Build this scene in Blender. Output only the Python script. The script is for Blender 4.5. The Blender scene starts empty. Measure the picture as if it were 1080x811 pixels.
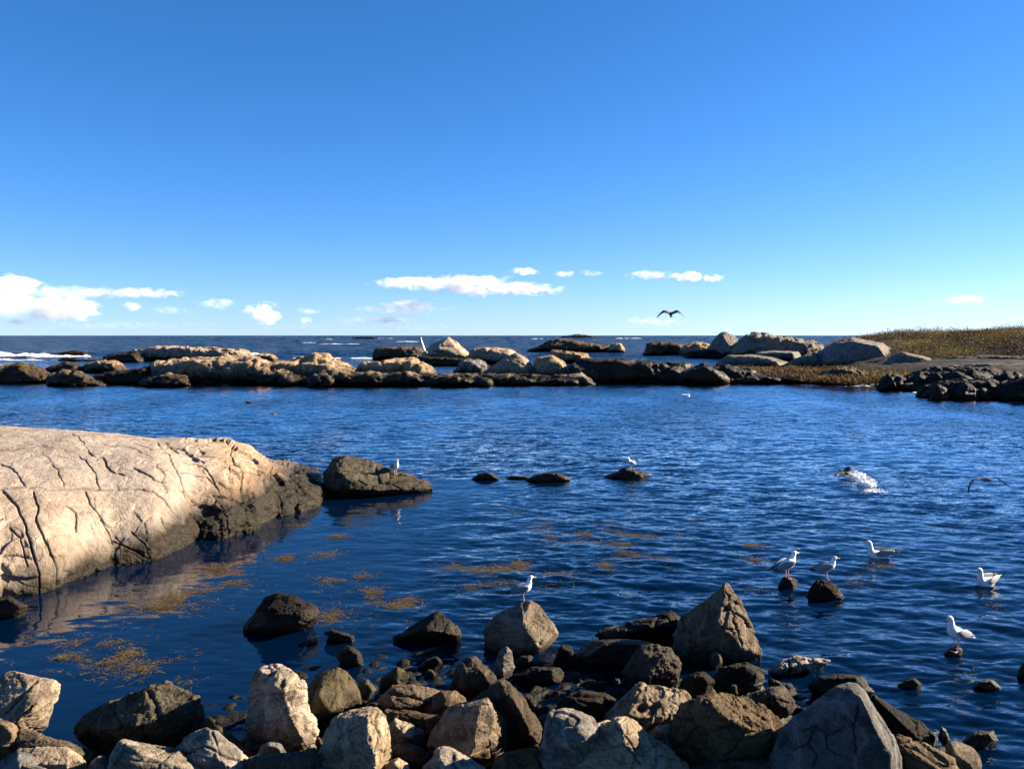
import bpy, bmesh, math, random
import numpy as np
from mathutils import Vector, Matrix

random.seed(7)
rng = np.random.default_rng(7)
S = bpy.context.scene
COL = S.collection
R = math.radians

# ------------------------------------------------------------------ camera
F = 881.0            # focal length in photo pixels (photo 1080 wide)
HC = 4.5             # eye height above the water
PITCH = math.atan((405.5 - 353.6) / F)
CP, SP = math.cos(PITCH), math.sin(PITCH)

def ray(px, py):
    x = (px - 540.0) / F
    y = (405.5 - py) / F
    return np.array([x, CP + y * SP, -SP + y * CP])

def P(px, py, Y):                      # point of the pixel's line of sight at world depth Y
    d = ray(px, py)
    t = Y / d[1]
    return np.array([d[0] * t, Y, HC + d[2] * t])

def W(px, py, z=0.0):                  # where the line of sight meets height z
    d = ray(px, py)
    t = (z - HC) / d[2]
    return np.array([d[0] * t, d[1] * t, z])

cam = bpy.data.objects.new('camera', bpy.data.cameras.new('camera'))
COL.objects.link(cam)
cam.location = (0, 0, HC)
cam.rotation_euler = (math.pi / 2 - PITCH, 0, 0)
cam.data.sensor_fit = 'HORIZONTAL'
cam.data.sensor_width = 36.0
cam.data.lens = 36.0 * F / 1080.0
cam.data.clip_start = 0.1
cam.data.clip_end = 60000
S.camera = cam

# ------------------------------------------------------------------ noise (numpy)
def _hash(ix, iy, iz, seed=0):
    h = (ix.astype(np.int64) * 374761393 + iy.astype(np.int64) * 668265263 + iz.astype(np.int64) * 2147483647 + seed * 1274126177) & 0xFFFFFFFF
    h = ((h ^ (h >> 13)) * 1274126177) & 0xFFFFFFFF
    h = ((h ^ (h >> 16)) * 2246822519) & 0xFFFFFFFF
    return ((h ^ (h >> 15)) & 0xFFFFFF) / float(0xFFFFFF)

def vnoise(p, seed=0):
    i = np.floor(p).astype(np.int64)
    f = p - i
    u = f * f * f * (f * (f * 6 - 15) + 10)
    r = 0
    for dx in (0, 1):
        wx = u[:, 0] if dx else 1 - u[:, 0]
        for dy in (0, 1):
            wy = u[:, 1] if dy else 1 - u[:, 1]
            for dz in (0, 1):
                wz = u[:, 2] if dz else 1 - u[:, 2]
                r = r + wx * wy * wz * _hash(i[:, 0] + dx, i[:, 1] + dy, i[:, 2] + dz, seed)
    return r * 2 - 1

def fbm(p, o=4, seed=0, gain=0.5):
    a, s, t = 1.0, 0, 0
    for k in range(o):
        s = s + a * vnoise(p * (2.03 ** k) + 17.3 * k, seed + k)
        t += a
        a *= gain
    return s / t

def ridged(p, o=3, seed=0):
    a, s, t = 1.0, 0, 0
    for k in range(o):
        s = s + a * (1 - np.abs(vnoise(p * (2.1 ** k) + 9.1 * k, seed + k)) * 2)
        t += a
        a *= 0.5
    return s / t

def worley(p, seed=0):                 # F1, F2 and a random value of the nearest cell
    i = np.floor(p).astype(np.int64)
    n = len(p)
    f1 = np.full(n, 9.0); f2 = np.full(n, 9.0); cv = np.zeros(n)
    for dx in (-1, 0, 1):
        for dy in (-1, 0, 1):
            for dz in (-1, 0, 1):
                a, b, c = i[:, 0] + dx, i[:, 1] + dy, i[:, 2] + dz
                q = np.stack([a + _hash(a, b, c, seed), b + _hash(a, b, c, seed + 1), c + _hash(a, b, c, seed + 2)], 1)
                d = np.sqrt(((p - q) ** 2).sum(1))
                near = d < f1
                f2 = np.where(near, f1, np.minimum(f2, d))
                cv = np.where(near, _hash(a, b, c, seed + 5), cv)
                f1 = np.where(near, d, f1)
    return f1, f2, cv

# ------------------------------------------------------------------ node helpers
def new_mat(name):
    m = bpy.data.materials.new(name)
    m.use_nodes = True
    m.node_tree.nodes.clear()
    return m, m.node_tree.nodes, m.node_tree.links

def nd(nt, kind, **kw):
    n = nt.new(kind)
    for k, v in kw.items():
        if k == 'ins':
            for a, b in v.items():
                n.inputs[a].default_value = b
        else:
            setattr(n, k, v)
    return n

def math_node(N, L, op, a, b=None, clamp=False):
    n = N.new('ShaderNodeMath'); n.operation = op; n.use_clamp = clamp
    for k, v in enumerate((a, b)):
        if v is None: continue
        if isinstance(v, (int, float)): n.inputs[k].default_value = v
        else: L.new(v, n.inputs[k])
    return n.outputs[0]

def ramp(N, L, src, stops):
    n = N.new('ShaderNodeValToRGB')
    e = n.color_ramp.elements
    while len(e) < len(stops): e.new(0.5)
    for k, (pos, c) in enumerate(stops):
        e[k].position = pos
        e[k].color = (c, c, c, 1) if isinstance(c, (int, float)) else (*c, 1)
    L.new(src, n.inputs[0])
    return n.outputs[0]

def mix_col(N, L, fac, a, b, mode='MIX'):
    n = N.new('ShaderNodeMix'); n.data_type = 'RGBA'; n.blend_type = mode
    for k, v in ((0, fac), (6, a), (7, b)):
        if isinstance(v, (int, float)): n.inputs[k].default_value = v
        elif isinstance(v, tuple): n.inputs[k].default_value = (*v, 1)
        else: L.new(v, n.inputs[k])
    return n.outputs[2]

def mul(c, k): return tuple(min(1, x * k) for x in c)

TONES = {
    'cream':  ((0.70, 0.57, 0.41), (0.44, 0.32, 0.20)),
    'ledge':  ((0.70, 0.565, 0.42), (0.50, 0.36, 0.24)),
    'pale':   ((0.62, 0.55, 0.45), (0.30, 0.25, 0.19)),
    'grey':   ((0.36, 0.34, 0.32), (0.19, 0.18, 0.17)),
    'tan':    ((0.38, 0.285, 0.18), (0.18, 0.125, 0.072)),
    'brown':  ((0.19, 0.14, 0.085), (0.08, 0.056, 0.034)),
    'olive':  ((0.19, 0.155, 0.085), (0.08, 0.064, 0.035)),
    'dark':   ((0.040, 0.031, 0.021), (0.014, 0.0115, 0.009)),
    'far':    ((0.74, 0.57, 0.38), (0.42, 0.30, 0.18)),
    'farbrown': ((0.20, 0.145, 0.085), (0.10, 0.075, 0.048)),
    'fargrey': ((0.42, 0.38, 0.33), (0.24, 0.21, 0.18)),
    'slate':  ((0.062, 0.063, 0.068), (0.032, 0.033, 0.036)),
}
SHADE = 0.5
STONE = 0.47       # the whole coast is a mid toned granite
_mats = {}
def rock_mat(tone, wet=0.12, sc=1.0, lichen=0.0, soft=0.10, stain=0.9, climb=None, weedk=1.0):
    key = (tone, wet, sc, lichen, soft, stain, climb, weedk)
    if key in _mats: return _mats[key]
    hi, lo = TONES[tone]
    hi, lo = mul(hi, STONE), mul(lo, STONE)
    m, N, L = new_mat('rock_' + tone)
    geo = N.new('ShaderNodeNewGeometry'); oi = N.new('ShaderNodeObjectInfo')
    mv = N.new('ShaderNodeVectorMath'); mv.operation = 'MULTIPLY_ADD'; L.new(oi.outputs['Random'], mv.inputs[0]); mv.inputs[1].default_value = (37, 53, 71); L.new(geo.outputs['Position'], mv.inputs[2])
    pos = mv.outputs[0]
    def noise(scale, detail=6, rough=0.6, dist=0.0):
        n = nd(N, 'ShaderNodeTexNoise', ins={'Scale': scale * sc, 'Detail': detail, 'Roughness': rough, 'Distortion': dist})
        L.new(pos, n.inputs['Vector']); return n.outputs['Fac']
    big, mid, fine = noise(0.9, 5, .6, .6), noise(5, 8, .65), noise(38, 6, .7)
    col = mix_col(N, L, ramp(N, L, big, [(0.36, 0.0), (0.60, 1.0)]), lo, hi)
    col = mix_col(N, L, ramp(N, L, mid, [(0.38, stain), (0.53, 0.0)]), col, mul(lo, 0.5))
    col = mix_col(N, L, ramp(N, L, fine, [(0.36, stain * .8), (0.52, 0.0)]), col, mul(lo, 0.4))
    col = mix_col(N, L, ramp(N, L, noise(11, 4), [(0.58, 0.0), (0.72, 0.55)]), col, mul(hi, 1.25))
    if lichen:
        col = mix_col(N, L, ramp(N, L, noise(2.3, 7, .7, 1.0), [(0.56, 0.0), (0.66, lichen)]), col, (0.42, 0.20, 0.05))
    shade = math_node(N, L, 'ADD', math_node(N, L, 'MULTIPLY', oi.outputs['Random'], SHADE), 1 - SHADE / 2)
    hsv = N.new('ShaderNodeHueSaturation'); L.new(col, hsv.inputs['Color']); L.new(shade, hsv.inputs['Value'])
    r2 = math_node(N, L, 'FRACT', math_node(N, L, 'MULTIPLY', oi.outputs['Random'], 17.0))
    L.new(math_node(N, L, 'ADD', math_node(N, L, 'MULTIPLY', r2, .6), .65), hsv.inputs['Saturation'])
    col = hsv.outputs[0]
    wa = N.new('ShaderNodeAttribute'); wa.attribute_name = 'warm'      # iron stained parts (only where a mesh carries the mark)
    col = mix_col(N, L, math_node(N, L, 'MULTIPLY', wa.outputs['Fac'], ramp(N, L, noise(1.7, 6, .65), [(.35, .15), (.62, .9)])), col, (0.27, 0.145, 0.062))
    # pale veins running through the stone
    wv_ = nd(N, 'ShaderNodeTexWave', ins={'Scale': 1.1 * sc, 'Distortion': 9.0, 'Detail': 4, 'Detail Scale': 1.6}); L.new(pos, wv_.inputs['Vector'])
    col = mix_col(N, L, ramp(N, L, wv_.outputs['Fac'], [(0.90, 0.0), (0.97, .35)]), col, mul(hi, 1.35))
    # weed and algae band close to the water: a real stain, by height above the tide
    sep = N.new('ShaderNodeSeparateXYZ'); L.new(geo.outputs['Position'], sep.inputs[0])
    z = math_node(N, L, 'ADD', sep.outputs[2], math_node(N, L, 'MULTIPLY', math_node(N, L, 'SUBTRACT', noise(1.6, 7, .65), 0.5), -max(wet, .25) * 2.0))
    if climb:
        z = math_node(N, L, 'SUBTRACT', z, math_node(N, L, 'MULTIPLY', math_node(N, L, 'SUBTRACT', sep.outputs[0], climb[0]), climb[1]))
    zn = math_node(N, L, 'DIVIDE', math_node(N, L, 'SUBTRACT', z, wet - soft), 2 * soft, True)
    wetf = math_node(N, L, 'SUBTRACT', 1.0, zn)
    weed = mix_col(N, L, ramp(N, L, noise(14, 5), [(0.4, 0.0), (0.65, 1.0)]), tuple(weedk * q for q in (0.008, 0.0066, 0.005)), tuple(weedk * q for q in (0.030, 0.022, 0.011)))
    col = mix_col(N, L, wetf, col, weed)
    ja = N.new('ShaderNodeAttribute'); ja.attribute_name = 'joint'     # darker along the traced cracks and inside the pits
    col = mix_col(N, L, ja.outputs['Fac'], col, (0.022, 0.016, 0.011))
    b = N.new('ShaderNodeBsdfPrincipled')
    L.new(col, b.inputs['Base Color'])
    rr = N.new('ShaderNodeMix'); L.new(wetf, rr.inputs[0]); rr.inputs[2].default_value = 0.9; rr.inputs[3].default_value = 0.5
    L.new(rr.outputs[0], b.inputs['Roughness'])
    b.inputs['Specular IOR Level'].default_value = 0.16
    vor = nd(N, 'ShaderNodeTexVoronoi', feature='DISTANCE_TO_EDGE', ins={'Scale': 3.2 * sc, 'Randomness': 1.0})
    wv = N.new('ShaderNodeVectorMath'); wv.operation = 'MULTIPLY_ADD'
    nz = nd(N, 'ShaderNodeTexNoise', ins={'Scale': 2.5 * sc, 'Detail': 5}); L.new(pos, nz.inputs['Vector'])
    L.new(nz.outputs['Color'], wv.inputs[0]); wv.inputs[1].default_value = (0.5 / sc,) * 3; L.new(pos, wv.inputs[2])
    L.new(wv.outputs[0], vor.inputs['Vector'])
    crack = ramp(N, L, vor.outputs['Distance'], [(0.0, 0.0), (0.035, 1.0)])
    h = math_node(N, L, 'ADD', math_node(N, L, 'MULTIPLY', mid, 0.05 / sc), math_node(N, L, 'MULTIPLY', fine, 0.022 / sc))
    h = math_node(N, L, 'ADD', h, math_node(N, L, 'MULTIPLY', noise(120, 4, .7), 0.007 / sc))
    h = math_node(N, L, 'ADD', h, math_node(N, L, 'MULTIPLY', crack, 0.008 / sc))
    bp = nd(N, 'ShaderNodeBump', ins={'Strength': 0.9, 'Distance': 1.0}); L.new(h, bp.inputs['Height'])
    L.new(bp.outputs[0], b.inputs['Normal'])
    o = N.new('ShaderNodeOutputMaterial'); L.new(b.outputs[0], o.inputs[0])
    _mats[key] = m
    return m

def flat_mat(name, c, rough=0.6, var=0.12, scale=30.0, spec=0.4):
    m, N, L = new_mat(name)
    tc = N.new('ShaderNodeTexCoord')
    n = nd(N, 'ShaderNodeTexNoise', ins={'Scale': scale, 'Detail': 4}); L.new(tc.outputs['Object'], n.inputs['Vector'])
    col = mix_col(N, L, n.outputs['Fac'], mul(c, 1 - var), mul(c, 1 + var))
    b = N.new('ShaderNodeBsdfPrincipled'); L.new(col, b.inputs['Base Color'])
    b.inputs['Roughness'].default_value = rough; b.inputs['Specular IOR Level'].default_value = spec
    o = N.new('ShaderNodeOutputMaterial'); L.new(b.outputs[0], o.inputs[0])
    return m

# ------------------------------------------------------------------ object helpers
def tag(o, label=None, cat=None, group=None, kind=None):
    if label: o['label'] = label
    if cat: o['category'] = cat
    if group: o['group'] = group
    if kind: o['kind'] = kind
    return o

def mesh_obj(name, verts, faces, mat, parent=None, smooth=True, loc=None):
    me = bpy.data.meshes.new(name)
    me.from_pydata([tuple(map(float, v)) for v in verts], [], faces)
    me.materials.append(mat)
    if smooth: me.polygons.foreach_set('use_smooth', [True] * len(me.polygons))
    me.update()
    o = bpy.data.objects.new(name, me)
    COL.objects.link(o)
    if parent: o.parent = parent
    if loc is not None: o.location = loc
    return o

def empty(name, loc, rz=0.0):
    o = bpy.data.objects.new(name, None)
    o.empty_display_size = 0.2
    COL.objects.link(o); o.location = loc; o.rotation_euler = (0, 0, rz)
    return o

# ------------------------------------------------------------------ rocks
def seg_dist(px, py, pts):
    best = np.full(px.shape, 1e9)
    for (x0, y0), (x1, y1) in zip(pts[:-1], pts[1:]):
        dx, dy = x1 - x0, y1 - y0
        t = np.clip(((px - x0) * dx + (py - y0) * dy) / (dx * dx + dy * dy), 0, 1)
        best = np.minimum(best, np.hypot(px - x0 - t * dx, py - y0 - t * dy))
    return best

def chop(bm, rb, n, lo, hi):
    """knock planar chips off a convex stone so its edges read as broken rock"""
    for _ in range(n):
        while True:
            d = Vector((rb.gauss(0, 1), rb.gauss(0, 1), rb.gauss(.25, .8)))
            if d.length > .3: break
        d.normalize()
        h = [v.co.dot(d) for v in bm.verts]
        top, low = max(h), min(h)
        cut = top - (top - low) * rb.uniform(lo, hi)
        r = bmesh.ops.bisect_plane(bm, geom=bm.verts[:] + bm.edges[:] + bm.faces[:], plane_co=d * cut, plane_no=d, clear_outer=True)
        ed = [e for e in r['geom_cut'] if isinstance(e, bmesh.types.BMEdge)]
        if len(ed) > 2: bmesh.ops.edgenet_fill(bm, edges=ed)

def hull_bm(point_sets, rb=None, cuts=0, lo=.01, hi=.08):
    out = bmesh.new()
    for pts in point_sets:
        bm = bmesh.new()
        vs = [bm.verts.new(tuple(map(float, p))) for p in pts]
        r = bmesh.ops.convex_hull(bm, input=vs)
        junk = list({g for g in r['geom_interior'] + r['geom_unused'] if isinstance(g, bmesh.types.BMVert)})
        if junk: bmesh.ops.delete(bm, geom=junk, context='VERTS')
        if cuts: chop(bm, rb, cuts, lo, hi)
        bmesh.ops.recalc_face_normals(bm, faces=bm.faces[:])
        t = bpy.data.meshes.new('t'); bm.to_mesh(t); bm.free()
        out.from_mesh(t); bpy.data.meshes.remove(t)
    return out

def finish_rock(name, sets, mat, voxel, size,  rough=1.0, block=1.0, smooth_it=4, bed=(0.25, 0.1, 1.0), seed=1, cuts=0, pits=(), cracks=()):
    bm = hull_bm(sets, random.Random(seed), cuts)
    me = bpy.data.meshes.new(name); bm.to_mesh(me); bm.free()
    o = bpy.data.objects.new(name, me); COL.objects.link(o)
    md = o.modifiers.new('r', 'REMESH'); md.mode = 'VOXEL'; md.voxel_size = voxel; md.use_smooth_shade = True
    sm = o.modifiers.new('s', 'SMOOTH'); sm.iterations = smooth_it; sm.factor = 0.5
    dg = bpy.context.evaluated_depsgraph_get()
    m2 = bpy.data.meshes.new_from_object(o.evaluated_get(dg))
    o.modifiers.clear(); o.data = m2; bpy.data.meshes.remove(me); m2.name = name
    n = len(m2.vertices)
    co = np.empty(n * 3, np.float32); m2.vertices.foreach_get('co', co); co = co.reshape(-1, 3).astype(float)
    no = np.empty(n * 3, np.float32); m2.vertex_normals.foreach_get('vector', no); no = no.reshape(-1, 3).astype(float)
    s = size if size < 1.2 else 1.2 + .35 * (size - 1.2)
    off = np.array([seed * 7.13, seed * 3.7, seed * 1.9])
    q = co + off
    d = 0.026 * s * fbm(q / (0.55 * s), 3, seed)
    # joints and bedding: cells squeezed along a tilted axis leave steps and grooves
    b = np.array(bed) / np.linalg.norm(bed)
    along = (q @ b)[:, None] * b
    warped = q + 0.12 * s * np.stack([vnoise(q / (0.4 * s), seed + 31 + k) for k in range(3)], 1)
    sq = (warped + 1.3 * along) / (0.52 * s)
    f1, f2, cv = worley(sq, seed)
    d += block * s * (0.050 * (cv - 0.5) - 0.030 * np.exp(-(f2 - f1) / 0.028))
    f1, f2, cv = worley(sq * 2.7 + 5, seed + 3)
    d += block * s * (0.017 * (cv - 0.5) - 0.009 * np.exp(-(f2 - f1) / 0.05))
    d += rough * s * (0.009 * ridged(q / (0.22 * s), 3, seed + 9) - 0.012 + 0.007 * fbm(q / (0.07 * s), 3, seed + 12) + 0.005 * ridged(q / (0.035 * s), 2, seed + 14))
    d -= d.mean()
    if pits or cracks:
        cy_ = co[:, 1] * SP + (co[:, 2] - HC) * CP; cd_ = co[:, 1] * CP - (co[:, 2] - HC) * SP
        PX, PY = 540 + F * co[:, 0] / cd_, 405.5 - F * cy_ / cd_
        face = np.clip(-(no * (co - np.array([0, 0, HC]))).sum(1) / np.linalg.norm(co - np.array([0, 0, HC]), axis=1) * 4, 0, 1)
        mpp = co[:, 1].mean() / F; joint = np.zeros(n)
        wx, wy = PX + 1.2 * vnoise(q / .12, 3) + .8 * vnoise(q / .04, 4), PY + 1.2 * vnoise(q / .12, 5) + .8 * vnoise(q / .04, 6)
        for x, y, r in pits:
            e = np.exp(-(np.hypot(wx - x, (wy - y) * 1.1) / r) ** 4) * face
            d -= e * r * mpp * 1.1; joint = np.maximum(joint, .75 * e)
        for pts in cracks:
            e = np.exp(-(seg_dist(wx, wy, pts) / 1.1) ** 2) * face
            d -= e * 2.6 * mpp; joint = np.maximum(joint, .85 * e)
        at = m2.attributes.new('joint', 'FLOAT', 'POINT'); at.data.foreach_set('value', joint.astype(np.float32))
    co = co + no * d[:, None]
    c = co.mean(0)
    c[2] = co[:, 2].min()
    m2.vertices.foreach_set('co', (co - c).astype(np.float32).ravel())
    o.location = c
    m2.materials.clear(); m2.materials.append(mat)
    m2.polygons.foreach_set('use_smooth', [True] * len(m2.polygons))
    m2.update()
    return o

def pile_z(py):                        # how high the boulder pile stands above the water, by how near it is
    return float(np.clip((py - 705) / 105.0, 0, 1.3)) * 0.42

_seed = [10]
def hull_points(outline, ridge, Y0, th, drop=0.2, front=0.7, fo=0.3, back=0.72, bo=0.7):
    o = np.array(outline, float)
    c = o.mean(0)
    pts = [P(x, y, Y0) for x, y in o]
    if ridge:
        pts += [P(x, y, Y0 + k * th) for x, y, k in ridge]
    else:
        pts += [P(*(c + (q - c) * front), Y0 - fo * th) for q in o]
    pts += [P(*(c + (q - c) * back), Y0 + bo * th) for q in o]
    pts = [np.array(p) for p in pts]
    ym = np.percentile(o[:, 1], 60)
    low = [P(x, y, Y0) for x, y in o if y >= ym]
    pts += [p + np.array([0, 0.25 * th, -drop]) for p in low]
    return pts

def rock(label, outline, tone, ridge=None, yb=None, zb=None, Y=None, th=None, wet=0.20, rough=1.0, block=1.0, sm=1,
         name='boulder', cat='rock', group='boulders piled along the near shore', drop=None, vox=None, lichen=0.0, soft=0.12, bed=None, more=None, cuts=7, grow=1.06, pits=(), cracks=()):
    o = np.array(outline, float)
    if grow != 1.0:
        yb = yb if yb is not None else o[:, 1].max()
        o = o.mean(0) + (o - o.mean(0)) * grow; outline = o
    yb = yb if yb is not None else o[:, 1].max()
    zb = zb if zb is not None else pile_z(min(yb, 815))
    Y0 = Y if Y is not None else W(540, yb, zb)[1]
    w = (o[:, 0].max() - o[:, 0].min()) * Y0 / F
    h = (o[:, 1].max() - o[:, 1].min()) * Y0 / F
    th = th if th is not None else min(0.85 * w, 1.6 * h + 0.15 * w)
    Y0 = Y0 + 0.15 * th
    s = (w * h * max(th, 0.3 * w)) ** (1 / 3)
    drop = drop if drop is not None else 0.35 * h
    sets = [hull_points(outline, ridge, Y0, th, drop)]
    for mo in (more or []):            # further bulges of the same stone
        sets.append(hull_points(mo['o'], mo.get('r'), Y0 + mo.get('dy', 0) * th, th * mo.get('k', 0.7), drop))
    _seed[0] += 1
    sd = _seed[0]
    rb = random.Random(sd)
    bed = bed or (rb.uniform(-.6, .6), rb.uniform(-.5, .5), 1.0)
    voxel = vox or max(1.1 * Y0 / F, s / 100.0)
    ob = finish_rock(name, sets, rock_mat(tone, wet, 1.0, lichen, soft), voxel, s, rough, block, sm, bed, sd, cuts, pits, cracks)
    tag(ob, label, cat, group)
    return ob

# ------------------------------------------------------------------ the boulder pile at the camera's feet
D = dict
def jumble(x0, x1, ytop, ybase, n, seed, wmin=9, wmax=30, k=.5):
    """broken bulges along a reef, all one rock with it"""
    rb = random.Random(seed); out = []
    for i in range(n):
        x = x0 + (x1 - x0) * (i + rb.random()) / n
        w = rb.uniform(wmin, wmax); b = ybase + rb.uniform(-3, .5); t = ytop(x) + rb.uniform(-.5, 4) if callable(ytop) else ytop + rb.uniform(-1, 4)
        t = min(t, b - 2.5); p = rb.uniform(.25, .75)
        out.append(D(o=[(x - w / 2, b), (x - w * .42, b - (b - t) * .5), (x - w * (.5 - p) * .5, t), (x + w * .15, t + (b - t) * .15), (x + w * .42, b - (b - t) * rb.uniform(.3, .7)), (x + w / 2, b)], dy=rb.uniform(-.45, .1), k=k * rb.uniform(.5, 1.2)))
    return out
# left corner
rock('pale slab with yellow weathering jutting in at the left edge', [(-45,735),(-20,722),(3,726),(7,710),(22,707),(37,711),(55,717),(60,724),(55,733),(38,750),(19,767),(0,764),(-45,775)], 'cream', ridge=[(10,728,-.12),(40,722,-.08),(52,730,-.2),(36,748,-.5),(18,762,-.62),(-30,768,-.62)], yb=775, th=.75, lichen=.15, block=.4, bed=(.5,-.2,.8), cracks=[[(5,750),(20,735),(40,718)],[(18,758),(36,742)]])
rock('cracked pale lump in the left corner beneath the yellowed slab', [(-30,758),(0,759),(9,762),(20,771),(16,781),(5,790),(-30,800)], 'tan', yb=800, block=1.6)
rock('flat brown slab with a rusty crust lying behind the white corner stone', [(14,776),(23,770),(49,776),(75,786),(95,791),(92,798),(60,806),(20,800)], 'brown', ridge=[(20,790,-.3),(60,797,-.3),(88,797,-.3)], yb=800, th=.5)
rock('smooth cream stone with a dark left flank in the bottom left corner', [(16,789),(30,796),(60,795),(73,789),(90,799),(82,812),(70,830),(30,830),(14,812)], 'cream', ridge=[(32,806,-.35),(70,806,-.35),(80,800,-.2)], yb=830, th=.45, block=.4)
rock('dark shaded block at the very bottom left corner', [(-15,822),(2,806),(18,791),(34,805),(52,808),(56,835),(-15,840)], 'grey', ridge=[(20,806,-.4),(45,815,-.4)], yb=835, th=.5)
rock('weed covered olive boulder standing alone in the left shallows', [(80,767),(88,757),(107,747),(119,742),(140,735),(162,721),(176,720),(189,729),(207,738),(218,747),(207,760),(185,772),(170,784),(110,791),(85,780)], 'olive', ridge=[(95,769,-.25),(130,767,-.38),(176,761,-.38),(186,768,-.3),(150,745,-.05)], yb=786, th=.95, wet=.06, rough=1.8, block=1.2)
rock('whitish boulder with a shaded left flank at the bottom edge', [(104,835),(110,808),(119,787),(128,782),(142,785),(156,787),(165,793),(176,791),(191,794),(212,803),(224,816),(224,840)], 'pale', ridge=[(129,787,-.45),(142,812,-.5),(200,812,-.35),(165,800,-.3)], yb=840, th=.7)
rock('small bluish stone wedged beside the whitish bottom boulder', [(90,818),(96,803),(103,797),(113,797),(113,818)], 'grey', yb=818)
rock('light grey wedge with mottled top near the bottom left', [(184,796),(195,780),(219,769),(226,769),(238,780),(250,793),(270,808),(280,832),(200,832)], 'pale', ridge=[(226,773,-.1),(240,800,-.35),(205,800,-.35),(260,815,-.35)], yb=832, th=.7, bed=(.5,.2,.6), cracks=[[(192,796),(215,786),(235,796),(252,801)]])
rock('thin dark slab on edge leaning past the mottled grey wedge', [(216,762),(219,757),(224,758),(246,775),(265,792),(261,800),(250,796),(232,778)], 'brown', ridge=[(240,780,-.4)], yb=800, th=.25, block=.4)
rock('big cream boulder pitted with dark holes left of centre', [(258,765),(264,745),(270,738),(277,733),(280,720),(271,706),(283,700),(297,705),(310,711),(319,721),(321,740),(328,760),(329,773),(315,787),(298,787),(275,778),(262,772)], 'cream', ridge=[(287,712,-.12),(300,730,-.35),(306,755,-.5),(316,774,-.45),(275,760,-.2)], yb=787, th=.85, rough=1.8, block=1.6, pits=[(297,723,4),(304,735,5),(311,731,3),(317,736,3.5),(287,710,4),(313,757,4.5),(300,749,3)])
rock('olive faced boulder with a dark back left of the split block', [(321,738),(328,722),(340,711),(353,704),(366,710),(374,722),(377,738),(368,746),(348,753),(328,755)], 'olive', ridge=[(353,712,-.1),(375,737,-.1),(347,749,-.42),(331,750,-.4),(336,733,-.42)], yb=755, th=.9)
rock('small olive stone leaning on the dark backed boulder', [(371,723),(387,717),(397,726),(387,734),(375,745),(368,740)], 'olive', yb=745)
rock('small square olive block perched behind the flat brown slab', [(401,716),(411,712),(419,703),(433,713),(421,722),(408,730),(400,726)], 'olive', ridge=[(420,708,-.2),(421,720,-.35),(410,715,-.3)], yb=730)
rock('flat reddish brown slab with a straight crack across it', [(397,739),(414,723),(435,722),(466,729),(449,741),(444,749),(423,752),(408,747)], 'tan', ridge=[(402,741,-.35),(424,747,-.45),(442,744,-.4),(435,730,0)], yb=755, th=.7, block=.7, cracks=[[(409,730),(420,732),(442,736),(452,741)]])
rock('round pinkish stone half in shade beside the flat brown slab', [(447,744),(454,735),(466,729),(480,729),(490,736),(492,744),(480,752),(465,758),(450,752)], 'tan', ridge=[(470,737,-.4),(466,752,-.45),(487,742,-.1)], yb=758, block=.4)
rock('large dark block with a sharp sunlit right face in the pile centre', [(452,785),(458,770),(475,748),(500,740),(514,736),(524,749),(533,762),(534,775),(529,790),(510,797),(494,801),(470,800)], 'tan', ridge=[(514,741,-.5),(512,776,-.52),(494,797,-.5),(468,783,-.12)], yb=801, th=.8, block=.5, rough=.6)
rock('rounded brown boulder catching light on its crown behind the dark block', [(472,728),(480,710),(486,699),(500,693),(512,700),(523,716),(522,728),(500,735)], 'brown', ridge=[(488,708,-.35),(505,703,-.3),(515,718,-.4),(490,725,-.45)], yb=735, rough=1.5)
rock('pale upright splinter standing below the boulder with the white breasted gull', [(520,713),(525,688),(533,680),(540,686),(542,703),(535,712),(525,718)], 'pale', ridge=[(531,690,-.4),(530,712,-.4)], yb=718, block=1.5)
rock('long dark boulder with a lit curved right rim, centre of the pile', [(488,760),(500,735),(515,720),(532,716),(540,723),(549,735),(556,749),(570,767),(567,782),(545,786),(520,785)], 'brown', ridge=[(534,721,-.46),(545,745,-.5),(555,768,-.45),(520,750,-.3)], yb=790, th=1.0)
rock('flat topped boulder where the white breasted gull stands', [(510,664),(522,649),(544,637),(559,632),(570,639),(580,652),(590,667),(581,675),(569,685),(545,691),(522,689),(511,676)], 'tan', ridge=[(544,641,-.24),(556,667,-.31),(568,683,-.33),(586,668,-.1)], yb=690, zb=0, th=.95, wet=.05, block=.4, rough=.7, grow=1.0)
rock('low dark wet boulder pointed at top in the middle shallows', [(414,673),(430,664),(444,655),(462,645),(476,653),(490,664),(483,676),(459,680),(430,678)], 'dark', ridge=[(463,650,-.1),(450,664,-.4),(478,668,-.35)], yb=679, zb=0, wet=.3, rough=1.4, grow=1.0)
rock('tiny olive stone at the water among dark wet rocks', [(447,712),(451,705),(456,706),(460,712),(455,716)], 'olive', yb=716, zb=0, grow=1.0)
rock('small black wet stone left of the brown boulder', [(438,704),(450,695),(462,691),(468,697),(460,707)], 'dark', yb=707, zb=0, grow=1.0)
rock('weedy dark rock with an olive right end in the left pool', [(255,664),(267,647),(281,629),(295,625),(317,631),(335,639),(337,649),(323,660),(292,668),(270,668)], 'dark', ridge=[(282,640,-.3),(318,636,-.2),(320,655,-.35),(285,660,-.4)], yb=668, zb=0, wet=.35, rough=1.8, grow=1.0)
rock('thin dark slab barely breaking the surface of the left pool', [(340,667),(350,663),(373,670),(373,678),(358,677)], 'dark', yb=678, zb=0, grow=1.0)
rock('small black wet rock with foam flecks in the left pool', [(354,692),(357,685),(367,680),(381,688),(383,702),(370,704),(358,698)], 'dark', yb=703, zb=0, wet=.3, grow=1.0)
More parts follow.
